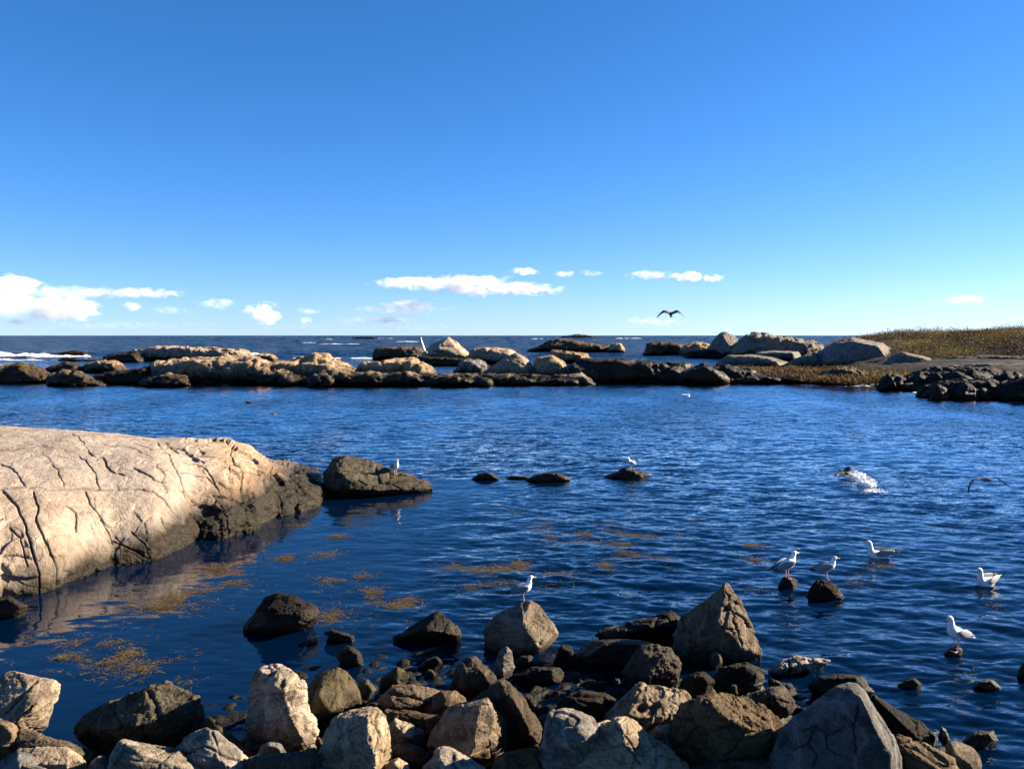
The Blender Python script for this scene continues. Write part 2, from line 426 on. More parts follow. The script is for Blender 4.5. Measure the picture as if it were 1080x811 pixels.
rock('long low dark slab running left from the tall pointed boulder', [(630,667),(661,659),(691,651),(709,645),(720,652),(716,667),(664,676),(638,676)], 'dark', ridge=[(660,668,-.4),(705,658,-.4)], yb=676, zb=0, wet=.3, block=1.5, grow=1.0)
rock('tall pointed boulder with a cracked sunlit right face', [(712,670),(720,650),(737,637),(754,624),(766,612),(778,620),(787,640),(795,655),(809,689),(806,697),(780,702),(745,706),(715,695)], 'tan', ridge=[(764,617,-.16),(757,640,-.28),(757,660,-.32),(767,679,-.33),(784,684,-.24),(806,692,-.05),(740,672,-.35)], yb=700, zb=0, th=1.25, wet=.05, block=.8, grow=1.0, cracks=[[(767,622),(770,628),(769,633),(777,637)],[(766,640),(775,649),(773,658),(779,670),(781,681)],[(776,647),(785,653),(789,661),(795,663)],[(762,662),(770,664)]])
rock('small tan stone glowing in the shade of the tall pointed boulder', [(723,668),(726,662),(737,670),(739,679),(733,687),(727,680)], 'tan', yb=690, zb=.05, Y=W(540,700,0)[1])
rock('little curled tan stone under the tall pointed boulder', [(749,692),(754,686),(760,689),(762,698),(754,707),(749,702)], 'tan', yb=707, zb=.0)
rock('round brown boulder with a rough bumpy surface right of the gap', [(658,708),(667,693),(676,683),(690,680),(706,684),(716,700),(713,715),(700,725),(680,731),(666,724)], 'brown', ridge=[(678,690,-.3),(700,690,-.3),(708,707,-.35),(685,715,-.5)], yb=731, zb=.05, rough=2.6, block=1.2)
rock('jagged cream boulder with a dark hole right of centre', [(632,768),(645,752),(660,738),(672,724),(687,721),(697,727),(720,729),(734,738),(720,746),(719,754),(700,757),(686,767),(660,772)], 'cream', ridge=[(672,730,-.15),(662,752,-.4),(684,763,-.5),(716,751,-.3),(728,740,-.1)], yb=770, th=.9, block=1.6, pits=[(677,744,5.5)])
rock('broad cream boulder with a dark left slope at the bottom centre', [(580,835),(598,800),(620,778),(638,765),(650,759),(661,757),(673,763),(682,780),(690,791),(709,800),(720,806),(724,835)], 'cream', ridge=[(650,763,-.34),(657,782,-.38),(680,803,-.38),(690,835,-.36)], yb=835, th=.9, block=1.2, cracks=[[(650,766),(662,778),(673,793)],[(656,784),(668,797),(676,806)]])
rock('rounded brown stone resting behind the broad cream boulder', [(680,787),(687,774),(694,767),(706,765),(716,770),(724,781),(729,793),(727,807),(712,806),(695,797)], 'tan', ridge=[(702,770,-.25),(700,792,-.5),(718,798,-.45)], yb=808, block=1.1)
rock('grey boulder with a ragged lit crest left of the broad cream one', [(562,832),(570,790),(576,765),(580,751),(588,754),(600,750),(612,753),(637,765),(625,790),(605,832)], 'pale', ridge=[(581,758,-.4),(600,758,-.3),(587,786,-.45),(618,780,-.4),(632,766,-.2)], yb=832, th=.8, block=1.2)
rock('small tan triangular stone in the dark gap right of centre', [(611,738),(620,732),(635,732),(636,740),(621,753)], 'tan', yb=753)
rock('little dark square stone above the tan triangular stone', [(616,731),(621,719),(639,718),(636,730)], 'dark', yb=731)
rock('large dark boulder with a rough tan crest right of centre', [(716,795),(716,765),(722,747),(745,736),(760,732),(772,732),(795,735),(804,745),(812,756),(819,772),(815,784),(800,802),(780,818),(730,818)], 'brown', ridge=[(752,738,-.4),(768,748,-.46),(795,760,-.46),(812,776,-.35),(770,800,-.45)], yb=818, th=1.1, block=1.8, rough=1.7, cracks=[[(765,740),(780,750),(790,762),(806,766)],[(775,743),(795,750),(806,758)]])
rock('slender stone blade leaning behind the large rough crested boulder', [(738,717),(741,715),(757,731),(754,737),(730,737),(728,727)], 'brown', ridge=[(745,728,-.4)], yb=737, th=.25, block=.3)
rock('little brown cube behind the rough crested boulder', [(768,726),(771,722),(777,722),(778,732),(769,732)], 'olive', yb=732)
rock('dark rounded boulder between the rough crest and the blue grey wedge', [(788,740),(800,729),(812,725),(826,724),(839,733),(840,745),(834,752),(804,756)], 'brown', ridge=[(815,733,-.3),(830,745,-.4)], yb=756, th=.8, wet=.14)
rock('tiny tan stone on top of the dark rounded boulder', [(815,721),(819,717),(825,722),(822,727)], 'tan', yb=727)
rock('low pale rock with a dark crack at the waterline, right of the tall one', [(811,707),(824,695),(838,692),(868,695),(880,697),(853,705),(830,714),(816,713)], 'pale', ridge=[(822,705,-.3),(850,700,-.2)], yb=713, zb=0, th=.5, wet=-.05, block=1.5, grow=1.0, cracks=[[(832,690),(833,701),(832,714)]])
rock('dark weedy rock ridge behind the blue grey wedge', [(853,724),(866,715),(890,711),(906,712),(914,720),(922,730),(905,737),(870,737)], 'dark', yb=737, zb=.03, rough=1.8)
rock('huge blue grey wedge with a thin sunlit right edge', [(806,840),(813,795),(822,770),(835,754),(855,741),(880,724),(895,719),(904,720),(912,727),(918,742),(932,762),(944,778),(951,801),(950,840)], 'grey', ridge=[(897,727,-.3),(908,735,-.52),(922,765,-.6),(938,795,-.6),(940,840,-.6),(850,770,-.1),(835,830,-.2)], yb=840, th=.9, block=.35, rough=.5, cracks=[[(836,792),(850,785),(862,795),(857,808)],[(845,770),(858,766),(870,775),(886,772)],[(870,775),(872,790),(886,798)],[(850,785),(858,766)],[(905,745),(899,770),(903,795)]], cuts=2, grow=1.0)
rock('dark slab sloping into the water right of the blue grey wedge', [(917,738),(922,734),(938,746),(953,755),(969,760),(984,776),(985,787),(969,789),(950,780),(932,765)], 'dark', ridge=[(935,755,-.3),(965,778,-.4)], yb=789, zb=.02, th=.6, wet=.05)
rock('tan layered slab with long cracks at the lower right', [(940,780),(946,776),(957,779),(970,787),(990,794),(1005,801),(1014,815),(1014,840),(955,840),(948,803)], 'tan', ridge=[(955,790,-.2),(985,806,-.3),(1000,830,-.35)], yb=840, zb=.32, th=.6, bed=(.5,.4,.9), block=1.2, cracks=[[(955,785),(972,792),(985,802),(1000,809)],[(950,795),(970,803),(985,813)]])
rock('smooth tan rounded stone at the bottom right beside the water', [(998,787),(1003,783),(1010,782),(1025,788),(1033,798),(1036,835),(1005,835)], 'tan', ridge=[(1006,793,-.35),(1022,800,-.35)], yb=835, zb=.2, th=.5, block=.4)
rock('small pale jagged stone above the smooth tan one, bottom right', [(990,777),(993,765),(997,768),(1002,781),(998,786)], 'pale', yb=786, zb=.05, block=1.6)
rock('black wet rock awash at the lower right', [(1012,784),(1020,776),(1033,771),(1048,770),(1054,781),(1040,792),(1022,792)], 'dark', yb=790, zb=0, wet=.3, grow=1.0)
rock('small dark rock awash right of the bottom wedge', [(1027,724),(1031,719),(1038,717),(1048,717),(1058,727),(1042,729)], 'dark', yb=728, zb=0, wet=.2, grow=1.0)
rock('tiny wet rock awash with a bright tip right of the ridge', [(946,723),(955,717),(965,714),(973,722),(968,728)], 'dark', yb=727, zb=0, wet=.05, grow=1.0)
rock('dark rock cut off by the right edge of the picture', [(1075,713),(1078,699),(1092,694),(1105,700),(1105,716)], 'dark', yb=716, zb=0, grow=1.0)
rock('split block with a dark left face and a shattered cream right face', [(332,835),(338,795),(346,767),(352,758),(370,752),(388,748),(397,750),(405,758),(408,775),(406,802),(395,835)], 'cream', ridge=[(388,755,-.44),(386,778,-.5),(398,802,-.5),(395,830,-.5),(355,790,-.25)], yb=835, th=.75, block=1.2, cracks=[[(391,752),(396,765),(402,777)],[(398,752),(399,776),(395,800)]])
rock('bright cream chunk right of the split block', [(408,776),(412,762),(417,757),(428,763),(440,766),(451,772),(443,780),(426,787),(412,785)], 'cream', ridge=[(416,764,-.3),(428,778,-.45)], yb=787, block=1.5)
rock('brown speckled stone below the bright cream chunk', [(410,790),(420,783),(436,785),(456,797),(450,808),(425,806),(412,800)], 'olive', yb=808)
rock('white capped boulder cut by the bottom edge left of centre', [(442,835),(448,808),(462,791),(472,788),(488,795),(509,809),(514,835)], 'pale', ridge=[(466,797,-.25),(478,815,-.4),(500,830,-.4)], yb=835, th=.5)
rock('flat pale stone cut by the bottom edge below the pitted boulder', [(292,835),(299,808),(314,803),(335,808),(352,810),(356,835)], 'pale', yb=835, th=.4)
rock('small pale stone at the bottom under the split block', [(398,835),(404,810),(414,798),(430,805),(436,835)], 'cream', yb=835, th=.35)
rock('dark grey round stone in shade below the pitted boulder', [(268,803),(276,785),(285,781),(296,785),(302,794),(299,806),(280,810)], 'grey', yb=810)
rock('small olive pebble between the pitted boulder and the split block', [(332,782),(336,776),(341,785),(341,792),(335,790)], 'olive', yb=792)
rock('flat black wet ledge below the gull boulder', [(540,713),(560,703),(590,703),(598,712),(592,721),(562,723)], 'dark', yb=722, zb=0, wet=.3, grow=1.0)
rock('small dark rock with a lit edge right of the gull boulder', [(584,693),(592,679),(600,680),(609,692),(613,701),(592,704)], 'dark', yb=703, zb=0, wet=.05, grow=1.0)
rock('black wet lump left of the flat wet ledge', [(541,701),(548,691),(560,691),(563,701),(552,705)], 'dark', yb=704, zb=0, wet=.3, grow=1.0)
rock('broad black slab awash below the long low slab', [(598,692),(622,675),(660,675),(693,678),(702,695),(665,706),(610,704)], 'dark', yb=704, zb=0, wet=.4, th=1.2, grow=1.0)
rock('black shaded boulder under the tall pointed one', [(742,724),(760,704),(790,699),(809,708),(803,727),(765,732)], 'dark', yb=731, zb=0, grow=1.0)
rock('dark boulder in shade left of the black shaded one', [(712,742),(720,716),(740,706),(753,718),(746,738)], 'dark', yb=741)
rock('tan sliver between the rough crest and the blue grey wedge', [(811,767),(818,757),(830,761),(824,774)], 'tan', yb=774)
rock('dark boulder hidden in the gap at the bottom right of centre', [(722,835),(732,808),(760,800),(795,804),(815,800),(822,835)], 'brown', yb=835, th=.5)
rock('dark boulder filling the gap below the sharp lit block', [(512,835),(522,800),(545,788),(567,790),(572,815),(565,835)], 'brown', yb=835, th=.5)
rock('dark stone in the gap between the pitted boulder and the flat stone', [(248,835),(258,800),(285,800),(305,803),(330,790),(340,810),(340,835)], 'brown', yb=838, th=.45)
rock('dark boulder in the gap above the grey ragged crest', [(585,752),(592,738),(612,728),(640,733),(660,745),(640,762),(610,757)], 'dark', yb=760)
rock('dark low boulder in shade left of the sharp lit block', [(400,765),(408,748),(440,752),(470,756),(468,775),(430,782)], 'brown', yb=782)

# rocks out in the pool
POOL = 'dark rocks breaking the surface of the pool'
rock('dark brown rock off the end of the cream ledge with a gull on it', [(341,515),(342,498),(351,484),(365,479),(384,484),(398,493),(414,499),(430,503),(444,508),(457,510),(444,516),(406,524),(352,529)], 'olive', ridge=[(356,500,-.4),(385,497,-.2),(400,518,-.4),(350,515,-.5)], yb=522, zb=0, th=2.0, wet=.3, group=POOL, soft=.25, grow=1.0)
rock('small black domed rock alone in the pool, left of two low ones', [(495,506),(504,500),(514,497),(521,500),(529,506)], 'dark', yb=506, zb=0, wet=.3, group=POOL, grow=1.0)
rock('narrow low black rock between the dome and the broad flat one', [(532,505),(540,501.5),(556,502),(563,506)], 'dark', yb=505, zb=0, wet=.3, group=POOL, grow=1.0)
rock('broad low black rock in the middle of the pool', [(552,507),(566,499),(579,497.5),(592,499),(605,505),(590,509),(568,510)], 'dark', yb=508, zb=0, wet=.3, group=POOL, grow=1.0)
rock('low black rock in the pool with a white gull on top', [(632,505),(654,497),(659,493),(667,494),(672,498),(685,500),(681,506),(655,507)], 'dark', yb=504, zb=0, wet=.3, group=POOL, grow=1.0)
rock('small round black rock under the left of two standing gulls', [(820,618),(826,608),(834,607),(842,613),(838,622),(828,622)], 'dark', yb=621, zb=0, wet=.1, group=POOL, grow=1.0)
rock('dark knobbly rock under the right of two standing gulls', [(851,626),(857,615),(868,611),(878,614),(889,625),(889,633),(871,635),(855,631)], 'dark', ridge=[(868,616,-.3),(882,628,-.45)], rough=3, block=2, yb=632, zb=0, wet=.1, group=POOL, grow=1.0)
rock('small awash rock under the lone gull at the lower right', [(994,690),(1000,684),(1008,681),(1015,684),(1014,691),(1004,693)], 'brown', yb=691, zb=0, wet=.02, group=POOL, grow=1.0)
rock('dark wet rock at the foot of the cream ledge, left edge', [(-30,655),(-12,632),(10,628),(30,639),(16,650)], 'dark', yb=652, zb=0, wet=.2, group=POOL, grow=1.0)

# ------------------------------------------------------------------ the far islets
ISL = 'rocks of the far islets'
def far(label, outline, tone='far', yb=None, th=10.0, ridge=None, wet=.9, **k):
    k.setdefault('name', 'islet_rock'); k.setdefault('group', ISL); k.setdefault('drop', 0.6)
    k.setdefault('soft', .45); k.setdefault('block', 3.0); k.setdefault('rough', 2.0); k.setdefault('sm', 1); k.setdefault('grow', 1.03)
    return rock(label, outline, tone, yb=yb, zb=0, th=th, ridge=ridge, wet=wet, **k)

far('long cream islet ledge stepping down right from the left surf', [(150,404),(153,392),(161,383),(190,379),(220,378),(240,379),(262,378),(268,404)], yb=405, th=12,
    wet=1.3, more=[D(o=[(225,405),(228,388),(240,380),(266,376),(280,380),(293,388),(300,404)], dy=-.1), D(o=[(285,405),(290,390),(307,377),(329,374),(345,375),(363,384),(378,391),(384,405)], dy=.1),
          D(o=[(372,404),(376,388),(381,384),(406,384),(427,381),(436,378),(445,383),(456,386),(462,403)], dy=.1), D(o=[(440,405),(455,396),(480,396),(520,396),(560,397),(600,397),(616,398),(628,405)], dy=0, k=.9),
          D(o=[(270,406),(300,398),(380,397),(440,398),(470,405)], dy=-.2, k=.7)] + jumble(158, 625, lambda x: 391 if x < 440 else 396, 406, 20, 5, 28, 70) + [D(o=[(152,406),(160,391),(200,387),(300,394),(400,394),(470,397),(560,398),(622,401),(628,406)], k=.8), D(o=[(255,405),(262,383),(290,384),(320,381),(350,383),(380,390),(385,405)], k=.7)], block=2.4, vox=.15)
far('orange tinted round dome on the right of the long islet ledge', [(505,401),(510,393),(522,386),(532,378),(544,373),(556,380),(566,392),(569,400)], yb=402, th=6, lichen=.6, block=.6, grow=1.08, cuts=12)
far('smooth rounded dome at the right end of the long islet ledge', [(560,400),(566,378),(576,374),(583,375),(594,382),(601,393),(602,402)], yb=402, th=6, lichen=.35, block=.6, grow=1.08, cuts=12)
far('pale whaleback toe trailing right of the smooth dome', [(590,406),(597,396),(613,393),(622,399),(629,406)], yb=406, th=5, block=.6)
far('low grey flat rock between the two islet ridges', [(478,393),(487,381),(507,380),(514,386),(510,394)], 'fargrey', yb=398, th=5)
far('dark brown islet rock at the far left edge', [(-40,400),(-20,392),(0,390),(20,384),(41,389),(56,394),(52,404),(0,405)], 'farbrown', yb=404, th=7)
far('dark brown hump right of the leftmost islet rock', [(46,405),(52,397),(65,391),(88,393),(100,399),(108,406),(80,408)], 'farbrown', yb=407, th=6)
far('low brown rock behind the two leftmost humps', [(46,391),(58,385),(70,382),(85,386),(90,392)], 'farbrown', yb=393, th=8)
far('rounded tan rock behind the low brown one on the left', [(84,392),(90,385),(102,381),(122,381),(133,388),(130,393)], 'far', yb=393, th=8, lichen=.2)
far('low black reef in front of the cream ledge on the left', [(94,404),(100,396),(120,394),(150,391),(163,388),(168,405)], 'dark', yb=405, th=6)
far('long flat cream slab behind the left of the islet ledge', [(140,380),(144,370),(155,368),(169,366),(185,368),(220,368),(258,370),(264,380)], yb=381, th=14)
far('dark brown shelf left of the long flat cream slab', [(104,382),(112,376),(128,373),(146,371),(150,382)], 'dark', yb=382, th=10)
far('small black reef in the white surf on the left', [(57,375),(66,372),(78,370),(90,372),(97,375)], 'dark', yb=375, th=10)
far('lower black reef strip in front of the white surf', [(58,381),(66,378),(85,379),(110,381)], 'dark', yb=381, th=8)
far('small tan rock behind the middle of the islet ledge', [(258,381),(268,375),(282,373),(292,377),(294,383)], yb=383, th=8)
far('cream peaked hump of the second islet behind the ledge', [(440,380),(452,372),(459,360),(471,355),(480,360),(490,369),(500,377),(504,383)], 'far', yb=383, th=12, ridge=[(462,368,-.3),(478,364,-.2),(495,379,-.3)], block=1.0, cuts=9)
far('low knobbly ridge right of the cream peaked hump', [(490,380),(497,370),(507,367),(520,367),(538,369),(548,377),(550,384)], yb=385, th=10)
far('flat brown shelf left of the cream peaked hump', [(393,379),(394,367),(402,367),(410,369),(425,369),(440,366),(455,372),(458,379)], 'farbrown', yb=380, th=10)
far('dark lower shelf under the cream peaked hump', [(425,384),(440,377),(470,378),(510,380),(520,386)], 'dark', yb=386, th=6)
far('dark distant ridge with tan knobs behind the domes', [(558,371),(562,367),(573,362),(581,358.5),(593,357.5),(607,361),(625,364),(645,366),(650,371)], 'farbrown', yb=371.5, th=14)
far('flat tan slab right of the smooth dome', [(575,382),(580,370),(600,371),(621,374),(626,381)], 'far', yb=383, th=8)
far('long black weedy reef stretching right from the islet', [(586,404),(594,388),(612,379),(634,378),(652,383),(675,384),(696,384),(727,385),(745,389),(762,403)], 'dark', yb=404, th=9,
    more=[D(o=[(720,403),(740,386),(757,385),(775,391),(800,393),(825,399),(845,404)], dy=0), D(o=[(800,404),(815,397),(845,396),(870,399),(885,404)], dy=0)] + jumble(600, 870, lambda x: 383 if x < 760 else 395, 404, 16, 6, 26, 60), block=2.0, rough=2.0, wet=2.5, vox=.16)
far('small tan rock far right of the distant ridge', [(640,371),(645,363),(655,362),(660,371)], yb=372, th=8)
far('low dark ridge with pale crest beside the small tan rock', [(680,374),(684,363),(704,361),(722,364),(728,374)], 'farbrown', yb=375, th=12)
far('low tan ridge left of the grey peak', [(715,375),(722,364),(735,361),(748,364),(755,375)], 'far', yb=376, th=12)
far('black shelf at the foot of the grey peak', [(718,378),(728,371),(750,369),(764,372),(766,378)], 'dark', yb=378, th=6)
far('grey pointed peak rising above the horizon', [(742,377),(750,365),(755,358),(759,351.5),(766,351),(777,357),(785,365),(790,377)], 'fargrey', yb=378, th=12, ridge=[(763,356,-.15),(772,370,-.3)], block=1.8)
far('long pale ridge with orange lichen right of the grey peak', [(772,376),(780,358),(792,352),(804,353),(816,360),(835,363),(850,360),(866,364),(872,378)], 'fargrey', yb=379, th=16, lichen=.35)
far('smooth grey whaleback below the pale ridge', [(754,387),(758,381),(767,375),(792,374),(815,377),(830,382),(834,388)], 'fargrey', yb=389, th=10, block=.4, cuts=3)
far('upper smooth grey slab behind the whaleback', [(790,379),(798,372),(815,370),(842,371),(846,380)], 'fargrey', yb=381, th=10, block=.6)
far('grey hump left of the big headland dome', [(824,389),(830,383),(838,379),(850,374),(862,372),(872,389)], 'fargrey', yb=390, th=10, block=.7)
far('big shaded headland dome with a long right tail', [(852,389),(860,377),(870,368),(880,361),(899,356),(911,359),(931,362),(946,371),(955,380),(955,389)], 'fargrey', yb=390, th=14, block=.25, cuts=2, lichen=.15)
far('small rounded slab in front of the headland dome', [(903,389),(908,383),(917,380),(929,382),(941,388)], 'fargrey', yb=390, th=6, block=.6)
far('dark shore boulder ridge under the brown grass', [(855,404),(862,395),(880,389),(897,388),(913,392),(924,397),(931,403)], 'farbrown', yb=405, th=6, wet=.6)
SH = 'dark rocks of the right shore'
far('jumbled dark shore rock with bright flecks at the right', [(930,404),(947,398),(974,390),(1002,387),(1023,387),(1050,390),(1065,398),(1060,410),(1000,412),(950,408)], 'slate', yb=410, th=8, group=SH, block=2, vox=.09, more=jumble(935, 1075, 392, 411, 18, 7, 16, 40))
far('large low black shore rock at the right', [(974,417),(985,406),(1005,401),(1030,400),(1050,401),(1057,412),(1053,420),(1000,419)], 'slate', yb=420, th=6, group=SH, wet=.7, more=jumble(978, 1055, 404, 420, 10, 8), vox=.09)
far('black shore rock cut by the right edge', [(1048,420),(1058,404),(1075,398),(1110,396),(1150,398),(1150,423)], 'slate', yb=422, th=6, group=SH, wet=.7)
far('small black rock with foam in front of the right shore', [(944,410),(949,406),(962,404),(975,406),(988,411),(965,413)], 'dark', yb=412, th=3, group=SH)
far('tiny dark reef on the horizon left of the peaked hump', [(368,357),(376,355.6),(388,355.4),(398,356),(412,357)], 'dark', yb=357, th=30, wet=1.0)
far('faint green islet on the far horizon', [(586,355.6),(600,354),(609,352.6),(619,354),(634,355.6)], 'farbrown', yb=355.8, th=60, wet=-2)
far('low grey slab on the slope under the scrub, far right', [(972,389),(985,380),(1010,376),(1050,375),(1100,376),(1110,391)], 'slate', yb=392, Y=92, th=14, group=SH, wet=.2, block=1.0)
far('long lit rock band between the grey slab and the dark shore rocks', [(985,393),(1000,386),(1030,383),(1070,384),(1110,387),(1110,396)], 'fargrey', yb=396, Y=82, th=7, group=SH, wet=.2, block=1.2)
far('long pale slab tapering right from the big headland dome', [(928,388),(940,376),(952,371),(974,376),(997,383),(1004,388)], 'fargrey', yb=389, Y=97, th=6, block=.3, wet=.2, cuts=2)
# ------------------------------------------------------------------ the big cream ledge on the left
def interp(tab, x):
    a = np.array(tab, float)
    return np.interp(x, a[:, 0], a[:, 1])

BASE = [(-160, 690), (-60, 660), (0, 634), (41, 630), (60, 624), (81, 613), (117, 600), (160, 594), (176, 588), (206, 572), (239, 570), (270, 562), (286, 547), (319, 542), (341, 531), (348, 520)]
CREST = [(-160, 454), (0, 454.5), (41, 455), (73, 457.5), (122, 460.5), (163, 463.5), (212, 465.5), (241, 468), (247, 473), (260, 475.5), (270, 481), (284, 491), (308, 493), (330, 500), (339, 507), (348, 518)]
ZC = [(-160, 2.3), (0, 2.08), (100, 1.98), (163, 1.9), (211, 1.76), (240, 1.6), (270, 1.2), (300, .92), (330, .6), (339, .42), (348, .02)]
CRACKS = [  # joints seen on the ledge: (width px, depth m, points)
    (1.5, .10, [(-60,520),(27,516),(68,514.5),(100,515.5),(127,517),(160,517),(174,527),(190,548)]),
    (1.6, .10, [(-20,482),(0,488),(11,492),(19,501),(27,515)]),
    (1.3, .07, [(-40,478),(0,475.6),(41,473),(79,477),(90,484),(100,499),(104,515)]),
    (1.2, .07, [(45,478),(60,493),(68,514)]),
    (1.3, .07, [(76,461),(90,473),(100,480)]),
    (1.3, .09, [(90,519),(100,537),(111,558),(119,575)]),
    (2.2, .14, [(35,520),(41,537),(38,550),(49,577),(60,599),(61,616)]),
    (2.4, .16, [(3,520),(16,534),(27,556),(35,585),(41,610),(42,628)]),
    (1.0, .05, [(108,469),(136,471.5),(157,478)]),
    (1.4, .09, [(165,465),(179,477),(184.5,493),(195,518),(206,534),(209,547)]),
    (1.2, .07, [(187,485),(209,488),(222,499),(231,515),(236,528)]),
    (1.8, .10, [(174,466),(190,473),(206,477),(231,485)]),
    (1.8, .12, [(246,474),(244,485),(255,499),(255,518)]),
    (1.2, .06, [(190,499),(217,501),(231,512)]),
    (1.2, .07, [(247,499),(270,501)]), (1.2, .06, [(231,507),(250,515)]),
    (2.0, .10, [(107,483),(117,496),(130,501)]), (2.0, .10, [(141,493),(163,507),(174,510)]), (1.8, .09, [(68,534),(79,542),(81,561)]),
    (1.4, .09, [(286,491),(286,510),(281,523)]), (1.4, .09, [(305,499),(313,515),(324,529),(321,537)]), (1.4, .08, [(289,520),(305,529),(324,520)]),
    (1.6, .10, [(10,560),(22,570),(30,600)]), (2.0, .12, [(-60,560),(-20,556),(3,552)]), (1.6, .1, [(0,590),(18,588),(34,592)]),
    (1.6, .10, [(120,572),(140,580),(160,592)]), (1.5, .1, [(140,560),(152,572),(158,590)]), (1.5, .1, [(170,545),(178,560),(176,584)]),
    (1.8, .12, [(205,540),(212,555),(209,570)]), (1.6, .1, [(230,530),(240,545),(238,566)]), (1.4, .08, [(255,520),(262,540),(258,560)]),
]
def build_ledge():
    xs = np.arange(-160, 348.5, 0.72)
    nx = len(xs)
    yb, yc, zc = interp(BASE, xs), interp(CREST, xs), interp(ZC, xs)
    k = 8
    yb = np.convolve(np.pad(yb, k, mode='edge'), np.ones(2 * k + 1) / (2 * k + 1), 'valid')
    dw = HC * F / (yb - 353.6)
    dc = (HC - zc) * F / (yc - 353.6)
    th = np.linspace(0, math.pi / 2, 230)
    front_y = 1 - np.cos(th) ** 0.95
    front_z = np.sin(th) ** 0.92
    rows = [(-.35, None, -1.2), (-.15, None, -.6), (-.06, None, -.25)]
    Yg, Zg = [], []
    for dy, _, z in rows:
        Yg.append(dw + dy * 3); Zg.append(np.full(nx, z))
    for a, b in zip(front_y, front_z):
        Yg.append(dw + (dc - dw) * a); Zg.append(zc * b)
    for t in np.linspace(0.04, 1, 26):
        Yg.append(dc + 7 * t); Zg.append(zc - (zc + 1.0) * t ** 1.7)
    Yg, Zg = np.array(Yg), np.array(Zg)
    dirx = (xs - 540) / F
    # column planes run straight away from the eye: x follows the depth along the line of sight's ground track
    Xg = Yg * (dirx / (CP + 0.0))[None, :] * 0 + 0
    depth_cam = Yg * CP - (Zg - HC) * SP
    Xg = dirx[None, :] * depth_cam
    nr = len(Yg)
    co = np.stack([Xg, Yg, Zg], 2)
    # surface normals
    du = np.gradient(co, axis=1); dv = np.gradient(co, axis=0)
    no = np.cross(du, dv); no /= np.linalg.norm(no, axis=2, keepdims=True) + 1e-9
    if no[nr // 2, nx // 2, 2] < 0: no = -no
    p = co.reshape(-1, 3); n = no.reshape(-1, 3)
    cam_y = p[:, 1] * SP + (p[:, 2] - HC) * CP
    cd = p[:, 1] * CP - (p[:, 2] - HC) * SP
    PX = 540 + F * p[:, 0] / cd; PY = 405.5 - F * cam_y / cd
    front = np.repeat(np.arange(nr) <= 3 + len(th), nx)
    low = np.clip((1.1 - p[:, 2]) / 0.9, 0, 1)
    right = np.clip((PX - 160) / 60, 0, 1)
    d = 0.15 * fbm(p / 2.6, 3, 3) + 0.022 * fbm(p / 0.7, 3, 5)
    d += (0.012 + 0.10 * low * (0.35 + 0.65 * right)) * ridged(p * np.array([1, 1, .8]) / 0.5, 4, 8)
    w = p + 0.25 * np.stack([vnoise(p / .6, 41 + k) for k in range(3)], 1)
    f1, f2, cv = worley(w / np.array([1.0, 1.0, .55]), 77)
    d += (0.02 + 0.13 * np.maximum(right * .8, low * .5)) * (cv - .5) - (.008 + 0.035 * np.maximum(right * .8, low * .8)) * np.exp(-(f2 - f1) / .015)
    f1, f2, cv = worley(w / 0.32, 78)
    d += (0.006 + 0.05 * np.maximum(right * .6, low)) * (cv - .5)
    d += 0.012 * fbm(p / .12, 3, 15)
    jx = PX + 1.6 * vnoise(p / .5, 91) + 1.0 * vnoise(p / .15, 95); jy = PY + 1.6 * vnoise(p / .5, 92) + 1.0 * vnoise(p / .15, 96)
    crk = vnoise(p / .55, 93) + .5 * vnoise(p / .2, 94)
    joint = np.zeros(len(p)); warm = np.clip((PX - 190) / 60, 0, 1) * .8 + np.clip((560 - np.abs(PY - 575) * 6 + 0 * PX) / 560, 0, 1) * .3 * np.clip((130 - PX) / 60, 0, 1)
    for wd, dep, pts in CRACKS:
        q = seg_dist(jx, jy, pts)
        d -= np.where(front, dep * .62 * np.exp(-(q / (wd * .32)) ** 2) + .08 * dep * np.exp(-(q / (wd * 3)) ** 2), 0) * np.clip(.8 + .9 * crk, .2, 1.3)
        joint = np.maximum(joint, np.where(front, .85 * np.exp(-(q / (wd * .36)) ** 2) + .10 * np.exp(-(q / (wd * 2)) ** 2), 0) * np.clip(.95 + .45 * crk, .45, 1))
    fade = np.clip((348 - PX) / 10, 0.15, 1)
    p = p + n * (d * fade)[:, None]
    faces = [(r * nx + c, r * nx + c + 1, (r + 1) * nx + c + 1, (r + 1) * nx + c) for r in range(nr - 1) for c in range(nx - 1)]
    org = np.array([-10.0, 18.0, 0.0])
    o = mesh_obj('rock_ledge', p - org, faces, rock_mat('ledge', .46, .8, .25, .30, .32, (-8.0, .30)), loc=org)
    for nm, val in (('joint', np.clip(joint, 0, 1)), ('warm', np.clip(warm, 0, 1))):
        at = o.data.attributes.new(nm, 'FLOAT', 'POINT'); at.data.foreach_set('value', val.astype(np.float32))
    tag(o, 'broad sunlit cream granite ledge with long cracks and dark weedy foot', 'rock ledge')
build_ledge()

# ------------------------------------------------------------------ seabed and near shore
def grid_obj(name, xs, ys, zf, mat, kind='structure'):
    X, Y = np.meshgrid(xs, ys)
    p = np.stack([X.ravel(), Y.ravel(), zf(X.ravel(), Y.ravel())], 1)
    nx = len(xs)
    faces = [(r * nx + c, r * nx + c + 1, (r + 1) * nx + c + 1, (r + 1) * nx + c) for r in range(len(ys) - 1) for c in range(nx - 1)]
    return tag(mesh_obj(name, p, faces, mat), kind=kind)

